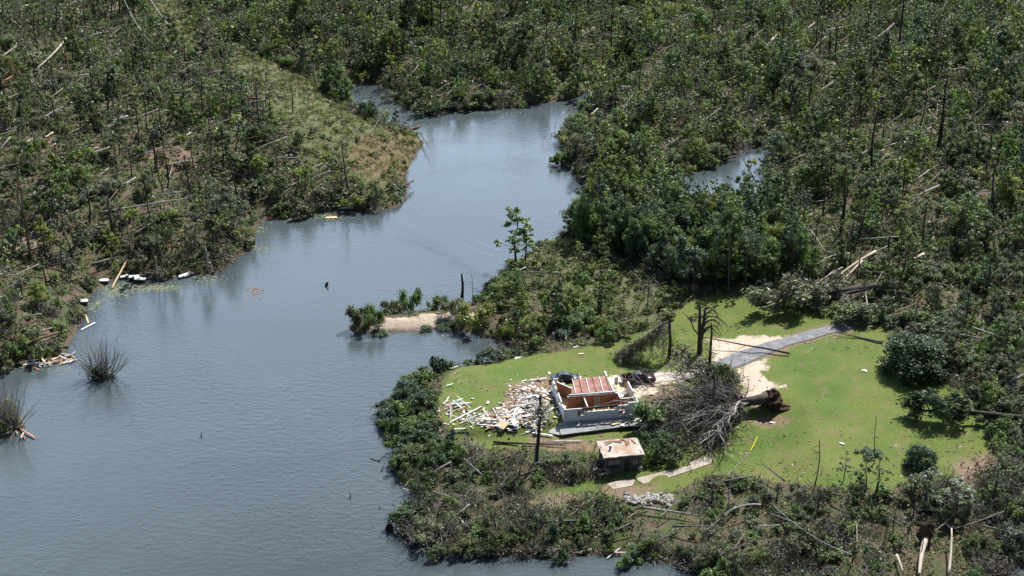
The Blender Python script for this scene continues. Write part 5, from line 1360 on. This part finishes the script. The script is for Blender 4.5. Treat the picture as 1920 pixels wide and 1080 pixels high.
# the near slopes are a closer tangle
dx, dy = np.meshgrid(np.arange(-30, 95, 1.9), np.arange(140, 200, 1.9))
dx = dx.ravel() + rng.uniform(-.9, .9, dx.size); dy = dy.ravel() + rng.uniform(-.9, .9, dy.size)
du, dv, _ = proj(np.stack([dx, dy, height(dx, dy)], -1))
k_ = inpoly(du, dv, POL['slope']) | inpoly(du, dv, POL['lowright']) | inpoly(du, dv, POL['point'])
cx = np.concatenate([cx, dx[k_]]); cy = np.concatenate([cy, dy[k_]])
sdl = land_dist(cx, cy)
# a ragged fringe of low growth hangs over the water's edge
fx, fy = np.meshgrid(np.arange(-200, 120, 1.15), np.arange(130, 470, 1.15))
fx = fx.ravel() + rng.uniform(-.55, .55, fx.size); fy = fy.ravel() + rng.uniform(-.55, .55, fy.size)
fs = land_dist(fx, fy); k_ = (fs > .02) & (fs < 1.5) & (wav(fx, fy, 9, 5.0) > -.45); fx, fy = fx[k_], fy[k_]
fringe0 = len(cx); cx = np.concatenate([cx, fx]); cy = np.concatenate([cy, fy]); sdl = land_dist(cx, cy)
is_fringe = np.arange(len(cx)) >= fringe0
keep = (sdl > .02) & (np.abs(cx) < cy * .364 * 1.13 + 10)
cx, cy, sdl, is_fringe = cx[keep], cy[keep], sdl[keep], is_fringe[keep]
cz = height(cx, cy)
pu, pv, ps = proj(np.stack([cx, cy, cz], -1))
onlawn = np.maximum.reduce([sdist(cx, cy, P) for P in (P_LAWN, P_SPIT, P_APRON, P_APRON_LOW, P_PAD)])
reg = np.full(len(cx), 'forest', dtype=object)
done = np.zeros(len(cx), bool)
for k in ORDER:
    i_ = inpoly(pu, pv, POL[k]) & ~done
    reg[i_] = k; done |= i_
rx = random.Random(123)
def region_of(u, v):
    """which stretch of land a photo point lies in"""
    for k in ORDER:
        if inpoly(np.array([u]), np.array([v]), POL[k])[0]: return k
    return 'forest'
tries = 0; n_s = n_l = 0
while (n_s < 125 or n_l < 160) and tries < 9000:
    tries += 1
    u, v = rx.uniform(5, 1915), rx.uniform(-5, 560) if rx.random() < .74 else rx.uniform(560, 1060)
    k = region_of(u, v)
    if k not in ('forest', 'lefthill', 'pinefall', 'lowright', 'slope'): continue
    p = ground(u, v)
    if land_dist(p[0], p[1]) < 3 or sdist(p[:1], p[1:2], P_LAWN)[0] > -4: continue
    s_ = scale_at(p)
    if n_s < 125:
        hgt_ = rx.uniform(5, 13) * (.4 if k in ('lowright', 'slope') else 1.0); rad = rx.uniform(.1, .2) * (.6 if k in ('lowright', 'slope') else 1)
        c_ = rx.choice(['dark', 'black', 'dark', 'grey', 'brown', 'black']); vt = v - hgt_ * s_ * .9
        SN.append((u, v, vt, rad, c_))
        SNAGS.append((snag(u, v, vt, rad, c_, stubs=rx.choice([2, 4, 6]), lean=0, ut=u + rx.gauss(0, .09) * (v - vt)), u, (v + vt) / 2, c_, v - vt)); n_s += 1
    elif n_l < 160:
        L = rx.uniform(4, 10) * s_; a = math.radians(rx.gauss(222, 22)); b = (u + L * math.cos(a) * .9, v - L * math.sin(a) * .75 * .9)
        a0 = (u, v)
        q = ground(*b)
        if land_dist(q[0], q[1]) < 1: continue
        rad = rx.uniform(.09, .17); c_ = rx.choice(['grey', 'silver', 'silver', 'grey', 'brown', 'dark'])
        LG.append((a0, b, rad, c_))
        LOGS.append((log(a0, b, rad, c_, None, 1.0, 1.6, branches=3), (a0[0] + b[0]) / 2, (a0[1] + b[1]) / 2, c_, math.hypot(a0[0] - b[0], a0[1] - b[1]) / s_)); n_l += 1
hidden = np.zeros(len(cx), bool)
for a, b, rad, c_ in LG:
    for f in np.linspace(0, 1, 7):
        u = a[0] + (b[0] - a[0]) * f; v = a[1] + (b[1] - a[1]) * f
        hidden |= (np.abs(pu - u) < 1.3 * ps) & (pv - v > -.5 * ps) & (pv - v < 2.0 * ps)
for a, b in (((925, 836), (1105, 840)), ((1205, 962), (1308, 976)), ((1425, 960), (1345, 985))):
    for f in np.linspace(0, 1, 12):
        u = a[0] + (b[0] - a[0]) * f; v = a[1] + (b[1] - a[1]) * f
        hidden |= (np.abs(pu - u) < 1.4 * ps) & (pv - v > -.3 * ps) & (pv - v < 2.2 * ps)
for u, v, vt, rad, c_ in SN:
    hidden |= (np.abs(pu - u) < 1.2 * ps) & (pv - v > -.2 * ps) & (pv - v < 2.0 * ps)
gone = np.zeros(len(cx), bool)
for a, b in (((1735, 1010), (1722, 1085)), ((1778, 1085), (1780, 1020)), ((1680, 1050), (1692, 1085)), ((1605, 1040), (1603, 1012)), ((925, 836), (1105, 840)), ((1205, 962), (1308, 976)), ((1735, 1005), (1735, 1020)), ((1010, 760), (1004, 872)), ((1165, 938), (1262, 938))):
    for f in np.linspace(0, 1, 14):
        u = a[0] + (b[0] - a[0]) * f; v = a[1] + (b[1] - a[1]) * f
        gone |= (np.abs(pu - u) < 1.7 * ps) & (pv - v > -.8 * ps) & (pv - v < 1.9 * ps)
rv = random.Random(77)
cand = []
for i in range(len(cx)):
    R_ = REG[reg[i]]
    if onlawn[i] > -.9 or gone[i] or rv.random() > R_[0]: continue
    # openings in the canopy
    if reg[i] in ('forest', 'lefthill', 'pinefall', 'lowright', 'slope') and wav(cx[i], cy[i], 17, 3.0) < -.62 and rv.random() < .7: continue
    kind, _, lo, hi = rv.choices(R_[1], [k[1] for k in R_[1]])[0]
    if hidden[i]:
        if rv.random() < .5: continue
        kind, lo, hi = rv.choice(['bush', 'dead_brush', 'bush']), .35, .6
    if 1262 < pu[i] < 1340 and 355 < pv[i] < 425: kind, lo, hi = rv.choice([('bush', .3, .6), ('bush', .4, .7), ('slender_tree', .5, .7)])
    if is_fringe[i]:
        if reg[i] in ('hillmeadow', 'brushmeadow') and rv.random() < .5: continue
        kind, lo, hi = rv.choice([('bush', .22, .5), ('bush', .25, .55), ('dead_brush', .35, .6)])
    if sdl[i] < 2.2 and kind in ('leafy_tree', 'dense_tree', 'slender_tree'): kind, lo, hi = 'bush', .4, .9
    if onlawn[i] > -3.0 and kind in ('dense_tree', 'leafy_tree', 'fallen_conifer'): kind, lo, hi = 'bush', .45, .8
    if reg[i] in ('forest', 'lefthill', 'pinefall') and not hidden[i]:
        w_ = float(wav(cx[i], cy[i], 38, 6.0))
        if w_ < -.38 and rv.random() < .6: kind, lo, hi = rv.choice([('dead_brush', .9, 1.6), ('fallen_conifer', .7, 1.1), ('bush', .35, .7)])
        elif w_ > .42 and rv.random() < .45 and sdl[i] > 3: kind, lo, hi = rv.choice([('leafy_tree', .7, 1.15), ('slender_tree', .8, 1.2)])
    sc = rv.uniform(lo, hi) * (1 + .3 * float(wav(cx[i], cy[i], 31, 9.0)))
    tl = (0.0, 0.0)
    if kind in ('leafy_tree', 'slender_tree') and (reg[i] != 'densewood' or rv.random() < .5):
        q_ = abs(rv.gauss(0, .28)) if rv.random() < .8 else rv.uniform(.5, 1.15)
        tl = (q_ * .8, -q_ * .5)
    cname = rv.choices(['grey', 'brown', 'dark grey'], [4, 2, 3])[0] if kind == 'dead_brush' else rv.choices(list(R_[2]), list(R_[2].values()))[0]
    rz = rv.uniform(0, 6.28) if kind != 'fallen_conifer' else R(rv.gauss(232, 22))
    inframe = -10 < pu[i] < 1930 and 0 < pv[i] < 1100
    cand.append((kind, i, sc, rz, cname, ps[i] * sc * (1 if inframe else 0.0), rv.randrange(56), inframe, tl, (sc * rv.uniform(.75, 1.1), sc * rv.uniform(.75, 1.1), sc * rv.uniform(.85, 1.3))))
LIMIT = {'leafy_tree': 285, 'dense_tree': 200, 'bush': 285, 'fallen_conifer': 200, 'dead_brush': 220, 'slender_tree': 130}
chosen = set()
for k, lim in LIMIT.items():
    L_ = sorted([c for c in cand if c[0] == k and c[7]], key=lambda c: -c[5])[:lim]
    chosen |= {c[1] for c in L_}
mass = {}
for c in cand:
    kind, i, sc, rz, cname, _, var, _, tl, s3 = c
    if i in chosen:
        # hidden ones behind others still count as the nearest of their kind
        plant(kind, (cx[i], cy[i], cz[i]), s3, rz, cname, var, rv, tilt=tl)
    else:
        mass.setdefault('woodland', []).append(c)
def build_mass(name, items):
    Vs, Ts, bv, bf, bc = [], [], [], [], []; nb = 0
    g = np.random.default_rng(5)
    for kind, i, sc, rz, cname, _, var, inf_, tl, s3 in items:
        d = PROTO[kind][var % len(PROTO[kind])]
        Rm = np.array(Euler((tl[0], tl[1], rz)).to_matrix()).T * 1.0
        s3 = np.array(s3)
        n = len(d['V']); far = max(80, int(n * min(.6, (260 / math.hypot(cx[i], cy[i])) ** 1.6 * .2) * (1 if inf_ else .5)))
        pick = g.choice(n, min(n, far), replace=False)
        V = d['V'][pick]
        ctr = V.mean(1, keepdims=True); V = ctr + (V - ctr) * min(1.9, math.sqrt(n / len(pick)))
        Vs.append((V * s3) @ Rm + np.array([cx[i], cy[i], cz[i]]))
        col_ = np.array((DRY if kind == 'dead_brush' else GREEN)[cname]) * rv.uniform(.8, 1.22)
        Ts.append(d['tint'][pick] * col_)
        if d['bark'] is not None:
            bvv, btt = d['bark']
            if kind != 'slender_tree':
                share = .3 if kind == 'dead_brush' else .6
                btt = btt[int(len(btt) * .05):int(len(btt) * (.05 + share))] if kind == 'dead_brush' else btt[: int(len(btt) * share)]
                used = np.unique(btt); re_ = np.zeros(len(bvv), int); re_[used] = np.arange(len(used)); bvv = bvv[used]; btt = re_[btt]
            bv.append((bvv * s3) @ Rm + np.array([cx[i], cy[i], cz[i]]))
            bf.append(btt + nb); nb += len(bvv)
            bcol = np.array(BK[rv.choice(['grey', 'silver', 'dark', 'dark', 'black'] if kind in ('dead_brush', 'fallen_conifer') else ['dark', 'brown', 'grey'])])
            bc.append(np.repeat(bcol[None], len(bvv), 0))
    me = quad_mesh(name, np.concatenate(Vs), [M['leaf_mass'], M['bark_mass']], np.concatenate(Ts), (np.concatenate(bv), np.concatenate(bf), np.concatenate(bc)))
    return tag(put(name, me), kind='stuff')
build_mass('woodland', mass['woodland'])
print('plants as things', len(PLANTS), 'in mass', len(mass['woodland']))

# low undergrowth over the forest floor, and tall grass on the meadows
def carpet(name, n, regions, size, h, cols, aspect, seed, up=.5, over=6):
    g = np.random.default_rng(seed)
    y = 130 + 420 * g.random(n * over) ** 1.0; x = (g.random(n * over) * 2 - 1) * (y * .364 * 1.12 + 8)
    s = land_dist(x, y); k = s > .15; x, y = x[k], y[k]
    z = height(x, y); u, v, sc = proj(np.stack([x, y, z], -1))
    ok = np.zeros(len(x), bool); taken = np.zeros(len(x), bool)
    for rg in ORDER:
        i_ = inpoly(u, v, POL[rg]) & ~taken; taken |= i_
        if rg in regions: ok |= i_
    if 'forest' in regions: ok |= ~taken
    lw = sdist(x, y, P_LAWN); ok &= (lw < -.2) if 'lawn' not in regions else True
    for P in (P_SPIT, P_APRON, P_APRON_LOW, P_PAD): ok &= sdist(x, y, P) < -.3
    ok &= wav(x, y, 7, 2.0) > -.35 + .3 * g.random(len(x))
    x, y, z = x[ok][:n], y[ok][:n], z[ok][:n]; n = len(x)
    c = np.stack([x, y, z + h * g.random(n) ** 1.5], -1)
    nr = g.normal(size=(n, 3)) * .6 + np.array([0, 0, up]); nr /= np.linalg.norm(nr, axis=1)[:, None]
    t = g.normal(size=(n, 3)); t -= nr * (t * nr).sum(1)[:, None]; t /= np.linalg.norm(t, axis=1)[:, None]; b = np.cross(nr, t)
    sz = size * g.uniform(.5, 1.4, n)[:, None] * .5 * np.clip(np.hypot(x, y) / 260, .7, 1.7)[:, None]
    V = np.stack([c - t * sz * 1.3, c + b * sz * aspect, c + t * sz * 1.3, c - b * sz * aspect], 1)
    C = np.array(cols)[g.integers(0, len(cols), n)] * np.exp(g.normal(0, .25, n))[:, None]
    return tag(put(name, quad_mesh(name, V, [M['leaf_mass']], C)), kind='stuff')
carpet('undergrowth', 300000, {'forest', 'lefthill', 'pinefall', 'lowright', 'slope', 'point', 'penins', 'densewood', 'shedbush', 'brushmeadow'}, .48, .9, [GREEN['mid green'], GREEN['olive green'], GREEN['dark green'], GREEN['yellow-green'], GREEN['grey-green'], (.13, .11, .085), (.11, .1, .09)], .6, 21)
carpet('meadow_grass', 26000, {'hillmeadow', 'clearing', 'brushmeadow', 'spit'}, .5, .6, [(.13, .15, .055), (.1, .13, .04), (.17, .15, .08), (.13, .09, .055)], .25, 22, .15, 40)

mb = MB(); rl = random.Random(19)
for _ in range(1500):
    u, v = rl.uniform(830, 1880), rl.uniform(560, 940)
    if rl.random() > .35: u, v = rl.choice([(1430, 800), (1300, 640), (1250, 740), (1480, 890), (1700, 900), (1120, 835), (1560, 575), (1800, 840), (1600, 640), (1340, 860), (860, 720)]); u += rl.gauss(0, 55); v += rl.gauss(0, 16)
    p = ground(u, v)
    if sdist(p[:1], p[1:2], P_LAWN)[0] < .2: continue
    L = rl.uniform(.06, .3); w_ = rl.uniform(.02, .09); a = rl.uniform(0, 3.14); h_ = rl.uniform(.02, .07)
    ca, sa = math.cos(a), math.sin(a)
    c4 = [(p[0] + i * L * ca - j * w_ * sa, p[1] + i * L * sa + j * w_ * ca) for i, j in ((-1, -1), (1, -1), (1, 1), (-1, 1))]
    mb.add([(x, y, p[2] - .02) for x, y in c4] + [(x, y, p[2] + h_) for x, y in c4], [(4, 5, 6, 7), (0, 1, 5, 4), (1, 2, 6, 5), (2, 3, 7, 6), (3, 0, 4, 7)], rl.choices([0, 1, 2], [5, 4, .5])[0])
tag(mb.build('lawn_litter', [M['brown_board'], M['dark'], M['grey_board']]), kind='stuff')
# ------------------------------------------------------------------ floats, driftwood, flotsam on the water
def dock_float(u, v, L, w, h, rz, label):
    p = G(u, v); p.z = 0; L *= .8; w *= .8; h *= .75
    root = empty('dock_float', p, rz); tag(root, label, 'dock float', 'white dock floats along the wooded bank')
    def rbox(mb, x, y, z0, z1, c):
        pts = []
        for sx, sy in ((1, 1), (-1, 1), (-1, -1), (1, -1)):
            a0 = math.atan2(sy, sx) - .785
            for k in range(4): a = a0 + k * .5236; pts.append((sx * (x - c) + c * math.cos(a), sy * (y - c) + c * math.sin(a)))
        n = len(pts); mb.add([(px, py, z0) for px, py in pts] + [(px, py, z1 - .05) for px, py in pts] + [(px * .95, py * .95, z1) for px, py in pts],
                             [tuple(range(n - 1, -1, -1)), tuple(range(2 * n, 3 * n))] + [(k * n + i, k * n + (i + 1) % n, (k + 1) * n + (i + 1) % n, (k + 1) * n + i) for k in (0, 1) for i in range(n)])
    mb = MB(); rbox(mb, L / 2, w / 2, -.25, h * .8, .25); mb.build('hull', M['float_black'], root)
    mb = MB(); rbox(mb, L / 2 + .03, w / 2 + .03, h * .8 + .003, h, .25); mb.build('top', M['float_white'], root)
for u, v, L, w, h, rz, lab in ((195, 530, 2.2, 1.3, 1.0, .1, 'white-topped float alone beside the leaning pale log'), (252, 525, 2.4, 1.3, 1.1, .2, 'white float in the pair, further from the camera'), (263, 529, 2.6, 1.3, 1.1, -.1, 'white float in the pair, nearer with a broad black side'),
                               (155, 568, 2.3, 1.4, 1.2, .1, 'single square white float lowest down the bank by the scum line'), (240, 521, 1.0, .8, .9, .4, 'smallest white float just above the pair'), (345, 520, 2.6, 1.0, .5, .5, 'flat low white float by the drowned branches'), (644, 391, 2.8, 1.1, .6, .1, 'flat pale float below the wooded point upstream')):
    dock_float(u, v, L, w, h, rz, lab)
mb = MB(); rr = random.Random(2)
def scum(mb, u, v, su, sv_, n):
    for _ in range(n):
        a, b = rr.gauss(u, su), rr.gauss(v, sv_)
        x, y = at_z(a, b); 
        if land_dist(x, y) > .1: continue
        q = rr.uniform(.06, .26); k = 5; z = rr.uniform(.012, .03)
        pts = [(x + q * rr.uniform(.5, 1.2) * math.cos(6.28 * i / k), y + q * rr.uniform(.5, 1.2) * math.sin(6.28 * i / k)) for i in range(k)]
        mb.add([(px, py, z) for px, py in pts] + [(px, py, -.03) for px, py in pts], [tuple(range(k))] + [(i, i + k, (i + 1) % k + k, (i + 1) % k) for i in range(k)])
for u, v, su, sv_, n in ((520, 408, 26, 3.5, 300), (580, 405, 30, 3, 260), (487, 425, 7, 9, 90), (492, 466, 14, 3, 80), (262, 538, 32, 5, 520), (215, 548, 18, 7, 260), (178, 572, 12, 6, 110), (310, 540, 16, 3, 120), (385, 522, 20, 6, 150), (620, 405, 12, 4, 70), (740, 210, 30, 10, 120), (700, 200, 22, 12, 110), (870, 211, 60, 1.5, 160), (800, 262, 8, 8, 40), (1130, 165, 14, 5, 60), (90, 690, 50, 6, 110), (800, 627, 60, 2, 40)):
    scum(mb, u, v, su, sv_, n)
m_s = solid('scum', [(.3, (.1, .12, .06)), (.6, (.18, .2, .12)), (.75, (.3, .29, .22))], 2, .8)
tag(mb.build('floating_scum', m_s), kind='stuff')
mb = MB()
for _ in range(34):
    x, y = at_z(rr.gauss(478, 9), rr.gauss(546, 5)); q = rr.uniform(.1, .35)
    mb.box(x - q, x + q, y - q * .5, y + q * .5, -.03, .04, 0, .05)
tag(mb.build('floating_litter', M['brown_board']), kind='stuff')
def stump(u, v, rad, h, label, name='floating_stump'):
    x, y = at_z(u, v); root = empty(name, (x, y, 0)); rr = random.Random(int(u)); tag(root, label, 'stump')
    mb = MB(); mb.tube([(-.2, 0, -.4), (0, 0, h * .6), (.1, 0, h)], [rad, rad * .9, rad * .75], 9, 0, .2); setcol(mb.build('trunk', M['bark'], root, True), BK['black'])
    mb = MB()
    for i in range(5): limb(mb, (0, 0, h * .3), (rr.gauss(0, 1), rr.gauss(0, 1), .3), rad * 1.8, rad * .3, 0, rr)
    setcol(mb.build('roots', M['bark'], root), BK['dark'])
stump(731, 992, .6, .7, 'dark broken stump poking out of the open water below the brushy point')
stump(613, 536, .28, .8, 'small black stub alone in the middle of the lake')
log((790, 1002), (742, 1006), .22, 'black', 'dark half sunken trunk reaching out from the tip of the point', -.05, .0, branches=5)
log((712, 866), (694, 860), .12, 'black', 'dark stick floating just off the bushy point', .0, .05, branches=3)
log((715, 884), (722, 872), .1, 'black', 'small bent twig in the water beside the point bushes', .0, .5, branches=2)
snag(657, 933, 924, .07, 'black', 'tiny thin stick upright in the open water', stubs=1, name='water_stick', cat='stick')
snag(378, 820, 812, .09, 'black', 'tiny dark stake upright far out on the open lake', stubs=1, name='water_stick', cat='stick')
log((128, 652), (98, 652), .2, 'black', 'short dark log at the water edge above the driftwood', .1, .1, branches=1)
# stone rubble on the slope
RK = []
for i in range(4):
    mb = MB(); mb.ball((0, 0, .2), (.55, .42, .32), 60 + i, 0, 9, 6, .22); RK.append(mb.mesh('stone', M['stone']))
for i in range(70):
    u, v = rr.uniform(1165, 1262), rr.gauss(938, 5) + .02 * 0
    p = G(u, v); o = put('stone', RK[i % 4]); o.location = p; q = rr.uniform(.5, 1.15); o.scale = (q, q, q); o.rotation_euler = (0, 0, rr.uniform(0, 6))
    tag(o, 'grey rounded stone in the rubble bank below the broken walkway', 'stone', 'stones in the rubble bank')
# guy wire guard
A = G(1408, 846); B = G(1419, 832); B.z += 1.2
root = empty('guy_guard', A); tag(root, 'bright yellow plastic guy wire guard slanting over the lawn', 'guy guard')
mb = MB(); mb.tube([(0, 0, .1), B - A], .11, 8); mb.build('sleeve', M['yellow_plastic'], root)
Q = G(1368, 886); mb = MB(); mb.tube([(0, 0, .1), Q - A], .02, 5); mb.build('wire', M['wire'], root)
# fallen power wires over the lake
def wirefn(a, b, za, zb, sag, label, n=36, rad=.06):
    A = G(*a); B = G(*b); A.z += za; B.z += zb
    root = empty('power_line', A); tag(root, label, 'power line')
    pts = []
    for i in range(n + 1):
        f = i / n; q = (B - A) * f; q.z -= sag * 4 * f * (1 - f); pts.append(q)
    mb = MB(); mb.tube(pts, rad, 5); mb.build('cable', M['wire'], root)
wirefn((742, 395), (958, 520), 6, 5, 2.2, 'pale slack power wire across the lake narrows, upper of two')
wirefn((738, 402), (950, 527), 5.5, 4.5, 2.6, 'pale slack power wire across the lake narrows, lower of two', rad=.05)
wirefn((262, 5), (352, 120), 9, 7, 3, 'pale wire hanging over the grassy clearing on the hill')
wirefn((215, -5), (285, 118), 9, 6, 3, 'thin wire beside the clearing on the hill, nearer the photo corner', rad=.05)
wirefn((1440, 1000), (1590, 1100), 5, 5, 1, 'thin wire over the brush at the lower photo edge', rad=.035)

# ------------------------------------------------------------------ labels of the many
LM = [(5, 5, 'upper left photo corner'), (160, 5, 'top edge, left hill'), (305, 40, 'grassy hill clearing'), (450, 15, 'top edge past the clearing'), (600, 10, 'top edge, cove valley'), (760, 5, 'tall top edge trunks'), (920, 10, 'top edge, far bank'), (1080, 5, 'middle of the top edge'), (1230, 8, 'top edge, right forest'), (1390, 25, 'arched silver log'),
      (1455, 75, 'uprooted pale log'), (1555, 80, 'four dark trunks'), (1685, 40, 'tall top edge trunk'), (1800, 5, 'top edge near the corner'), (1915, 10, 'upper right photo corner'), (1915, 130, 'pale right edge log'), (1827, 190, 'pale snapped trunk'), (1760, 215, 'tall twin dark snags'), (1870, 246, 'long level silver log'), (1635, 260, 'thick dark snag'), (1517, 180, 'lone dark forest snag'),
      (1400, 180, 'middle of the right forest'), (1290, 100, 'forest over inlet mouth'), (1100, 130, 'forest behind far bank'), (1130, 165, 'head of the side inlet'), (1040, 255, 'leafy water corner'), (1180, 250, 'wooded headland'), (1300, 250, 'woods before narrow inlet'), (1410, 310, 'narrow tree inlet'), (1520, 300, 'narrow inlet head'), (1680, 340, 'paired forest trunks'), (1760, 360, 'long pale forest logs'),
      (1890, 340, 'right edge, upper third'), (1890, 450, 'right edge above pines'), (1578, 395, 'two trunks above pines'), (1600, 510, 'fan of felled pines'), (1300, 440, 'dense wood heart'), (1110, 400, 'dense wood lake corner'), (1200, 490, 'dense wood meadow edge'), (1430, 520, 'dense wood lawn edge'), (1060, 450, 'brush meadow top'), (967, 440, 'tall thin bank pine'), (1126, 520, 'dark meadow stub'),
      (1213, 560, 'bare meadow tree'), (1030, 600, 'bushy land neck'), (930, 640, 'little cove'), (1160, 630, 'grass bank top'), (885, 600, 'sandy spit root'), (820, 690, 'twisted timber frame'), (740, 770, 'bushy point lake side'), (770, 860, 'white point posts'), (840, 850, 'grass corner below debris'), (1004, 850, 'blackened trunk'), (1100, 860, 'shed wall'), (1270, 860, 'uphill slab'), (900, 930, 'brushy point middle'), (790, 1000, 'brushy point tip'),
      (950, 1020, 'point lower shore'), (1060, 920, 'grass tongue below shed'), (1110, 1010, 'shore under the rubble'), (1215, 940, 'stone rubble'), (1300, 1040, 'lower landing boards'), (1370, 930, 'silver branches below lawn'), (1450, 1040, 'lower wire'), (1530, 930, 'thin bare sapling'), (1630, 940, 'sapling pair'), (1605, 1025, 'short white trunk'), (1735, 1020, 'thick uprooted log'), (1800, 960, 'broad young tree'), (1880, 890, 'brown earth mound'), (1900, 1020, 'lower right photo corner'), (1900, 830, 'lawn right edge'),
      (1770, 780, 'dark lawn crown'), (1712, 660, 'round lawn bush'), (1640, 600, 'driveway far end'), (1870, 645, 'sloping silver trunk'), (1900, 740, 'right edge beside lawn'), (1800, 560, 'pines past the driveway'), (1890, 560, 'right edge, middle'), (486, 205, 'tall hill meadow snag'), (640, 150, 'far cove head'), (560, 110, 'hill meadow top'), (780, 180, 'far bank corner'), (900, 170, 'far bank middle'), (1010, 160, 'far bank inlet end'),
      (720, 310, 'red-brown bank'), (600, 300, 'slope under hill meadow'), (720, 380, 'dark waterside bushes'), (560, 390, 'pale scum line'), (430, 470, 'leafy shore bend'), (330, 510, 'flat low float'), (255, 520, 'pair of white floats'), (155, 560, 'lowest white float'), (60, 640, 'driftwood raft'), (20, 560, 'left edge above driftwood'), (58, 420, 'tall split left trunk'), (15, 430, 'left edge, middle'), (20, 300, 'left edge, upper third'),
      (95, 275, 'pale bare patch logs'), (210, 400, 'long silver hill log'), (305, 300, 'twin dark hill snags'), (380, 370, 'shore bend snag'), (440, 340, 'black fallen trunk'), (230, 170, 'left hill middle'), (95, 110, 'leaning pale hill log'), (350, 190, 'hilltop beside the meadow'), (15, 190, 'left edge pale logs'), (150, 480, 'lower left hill'), (480, 130, 'scrub below clearing')]
DIRS = ['right of', 'lower right of', 'below', 'lower left of', 'left of', 'upper left of', 'above', 'upper right of']
ORD = ['nearest', 'second nearest', 'third nearest', 'fourth nearest', 'fifth nearest', 'sixth nearest', 'seventh nearest', 'eighth nearest', 'ninth nearest', 'tenth nearest', 'eleventh nearest', 'twelfth nearest', 'thirteenth nearest', 'fourteenth nearest']
lmx = np.array([(a, b) for a, b, _ in LM], float)
def place_labels(items):
    """items: (root, u, v, phrase, category, group); the phrase says the look, the landmark says which"""
    bins = {}
    for root, u, v, ph, cat, grp in items:
        d = np.hypot(lmx[:, 0] - u, lmx[:, 1] - v); k = int(d.argmin())
        if d[k] < 16: dr = 'at'
        else: dr = DIRS[int(round(math.degrees(math.atan2(v - lmx[k, 1], u - lmx[k, 0])) / 45)) % 8]
        bins.setdefault((ph, dr, k), []).append((d[k], root, cat, grp))
    for (ph, dr, k), L_ in bins.items():
        L_.sort(key=lambda q: q[0])
        for j, (dd, root, cat, grp) in enumerate(L_):
            t = f"{ph} {dr} the {LM[k][2]}"
            if len(L_) > 1: t += f", {ORD[min(j, 13)]}"
            tag(root, t, cat, grp)
NM = {'leafy_tree': ('tree', 'leafy tree', 'leafy trees of the storm wrecked forest'), 'dense_tree': ('tree', 'dense tree', 'dense trees between lake and lawn'), 'bush': ('bush', 'bush', 'bushes round the lake'), 'fallen_conifer': ('fallen tree', 'felled pine crown', 'felled pine crowns'),
      'dead_brush': ('brush', 'dead brush', 'heaps of dead brush'), 'slender_tree': ('tree', 'thin tree', 'thin surviving trees')}
items = []
for root, kind, u, v, cname, spx, sc in PLANTS:
    med = {'leafy_tree': .75, 'dense_tree': .85, 'bush': .95, 'fallen_conifer': .88, 'dead_brush': 1.0, 'slender_tree': .75}[kind]
    size = 'large' if sc > med * 1.12 else ('small' if sc < med * .88 else 'medium')
    items.append((root, u, v, f"{size} {cname} {NM[kind][1]}", NM[kind][0], NM[kind][2]))
CW = {'black': 'black', 'dark': 'dark', 'brown': 'brown', 'grey': 'grey', 'silver': 'silver', 'pale': 'pale barkless', 'orange': 'orange-split'}
for root, u, v, c_, hpx in SNAGS:
    items.append((root, u, v, f"{'tall' if hpx > 70 else ('short' if hpx < 45 else 'medium')} {CW[c_]} standing snag", 'dead tree', 'standing snags of the forest'))
for root, u, v, c_, L in LOGS:
    items.append((root, u, v, f"{'long' if L > 12 else ('short' if L < 6 else 'medium')} {CW[c_]} fallen log", 'fallen log', 'fallen logs of the forest'))
place_labels(items)
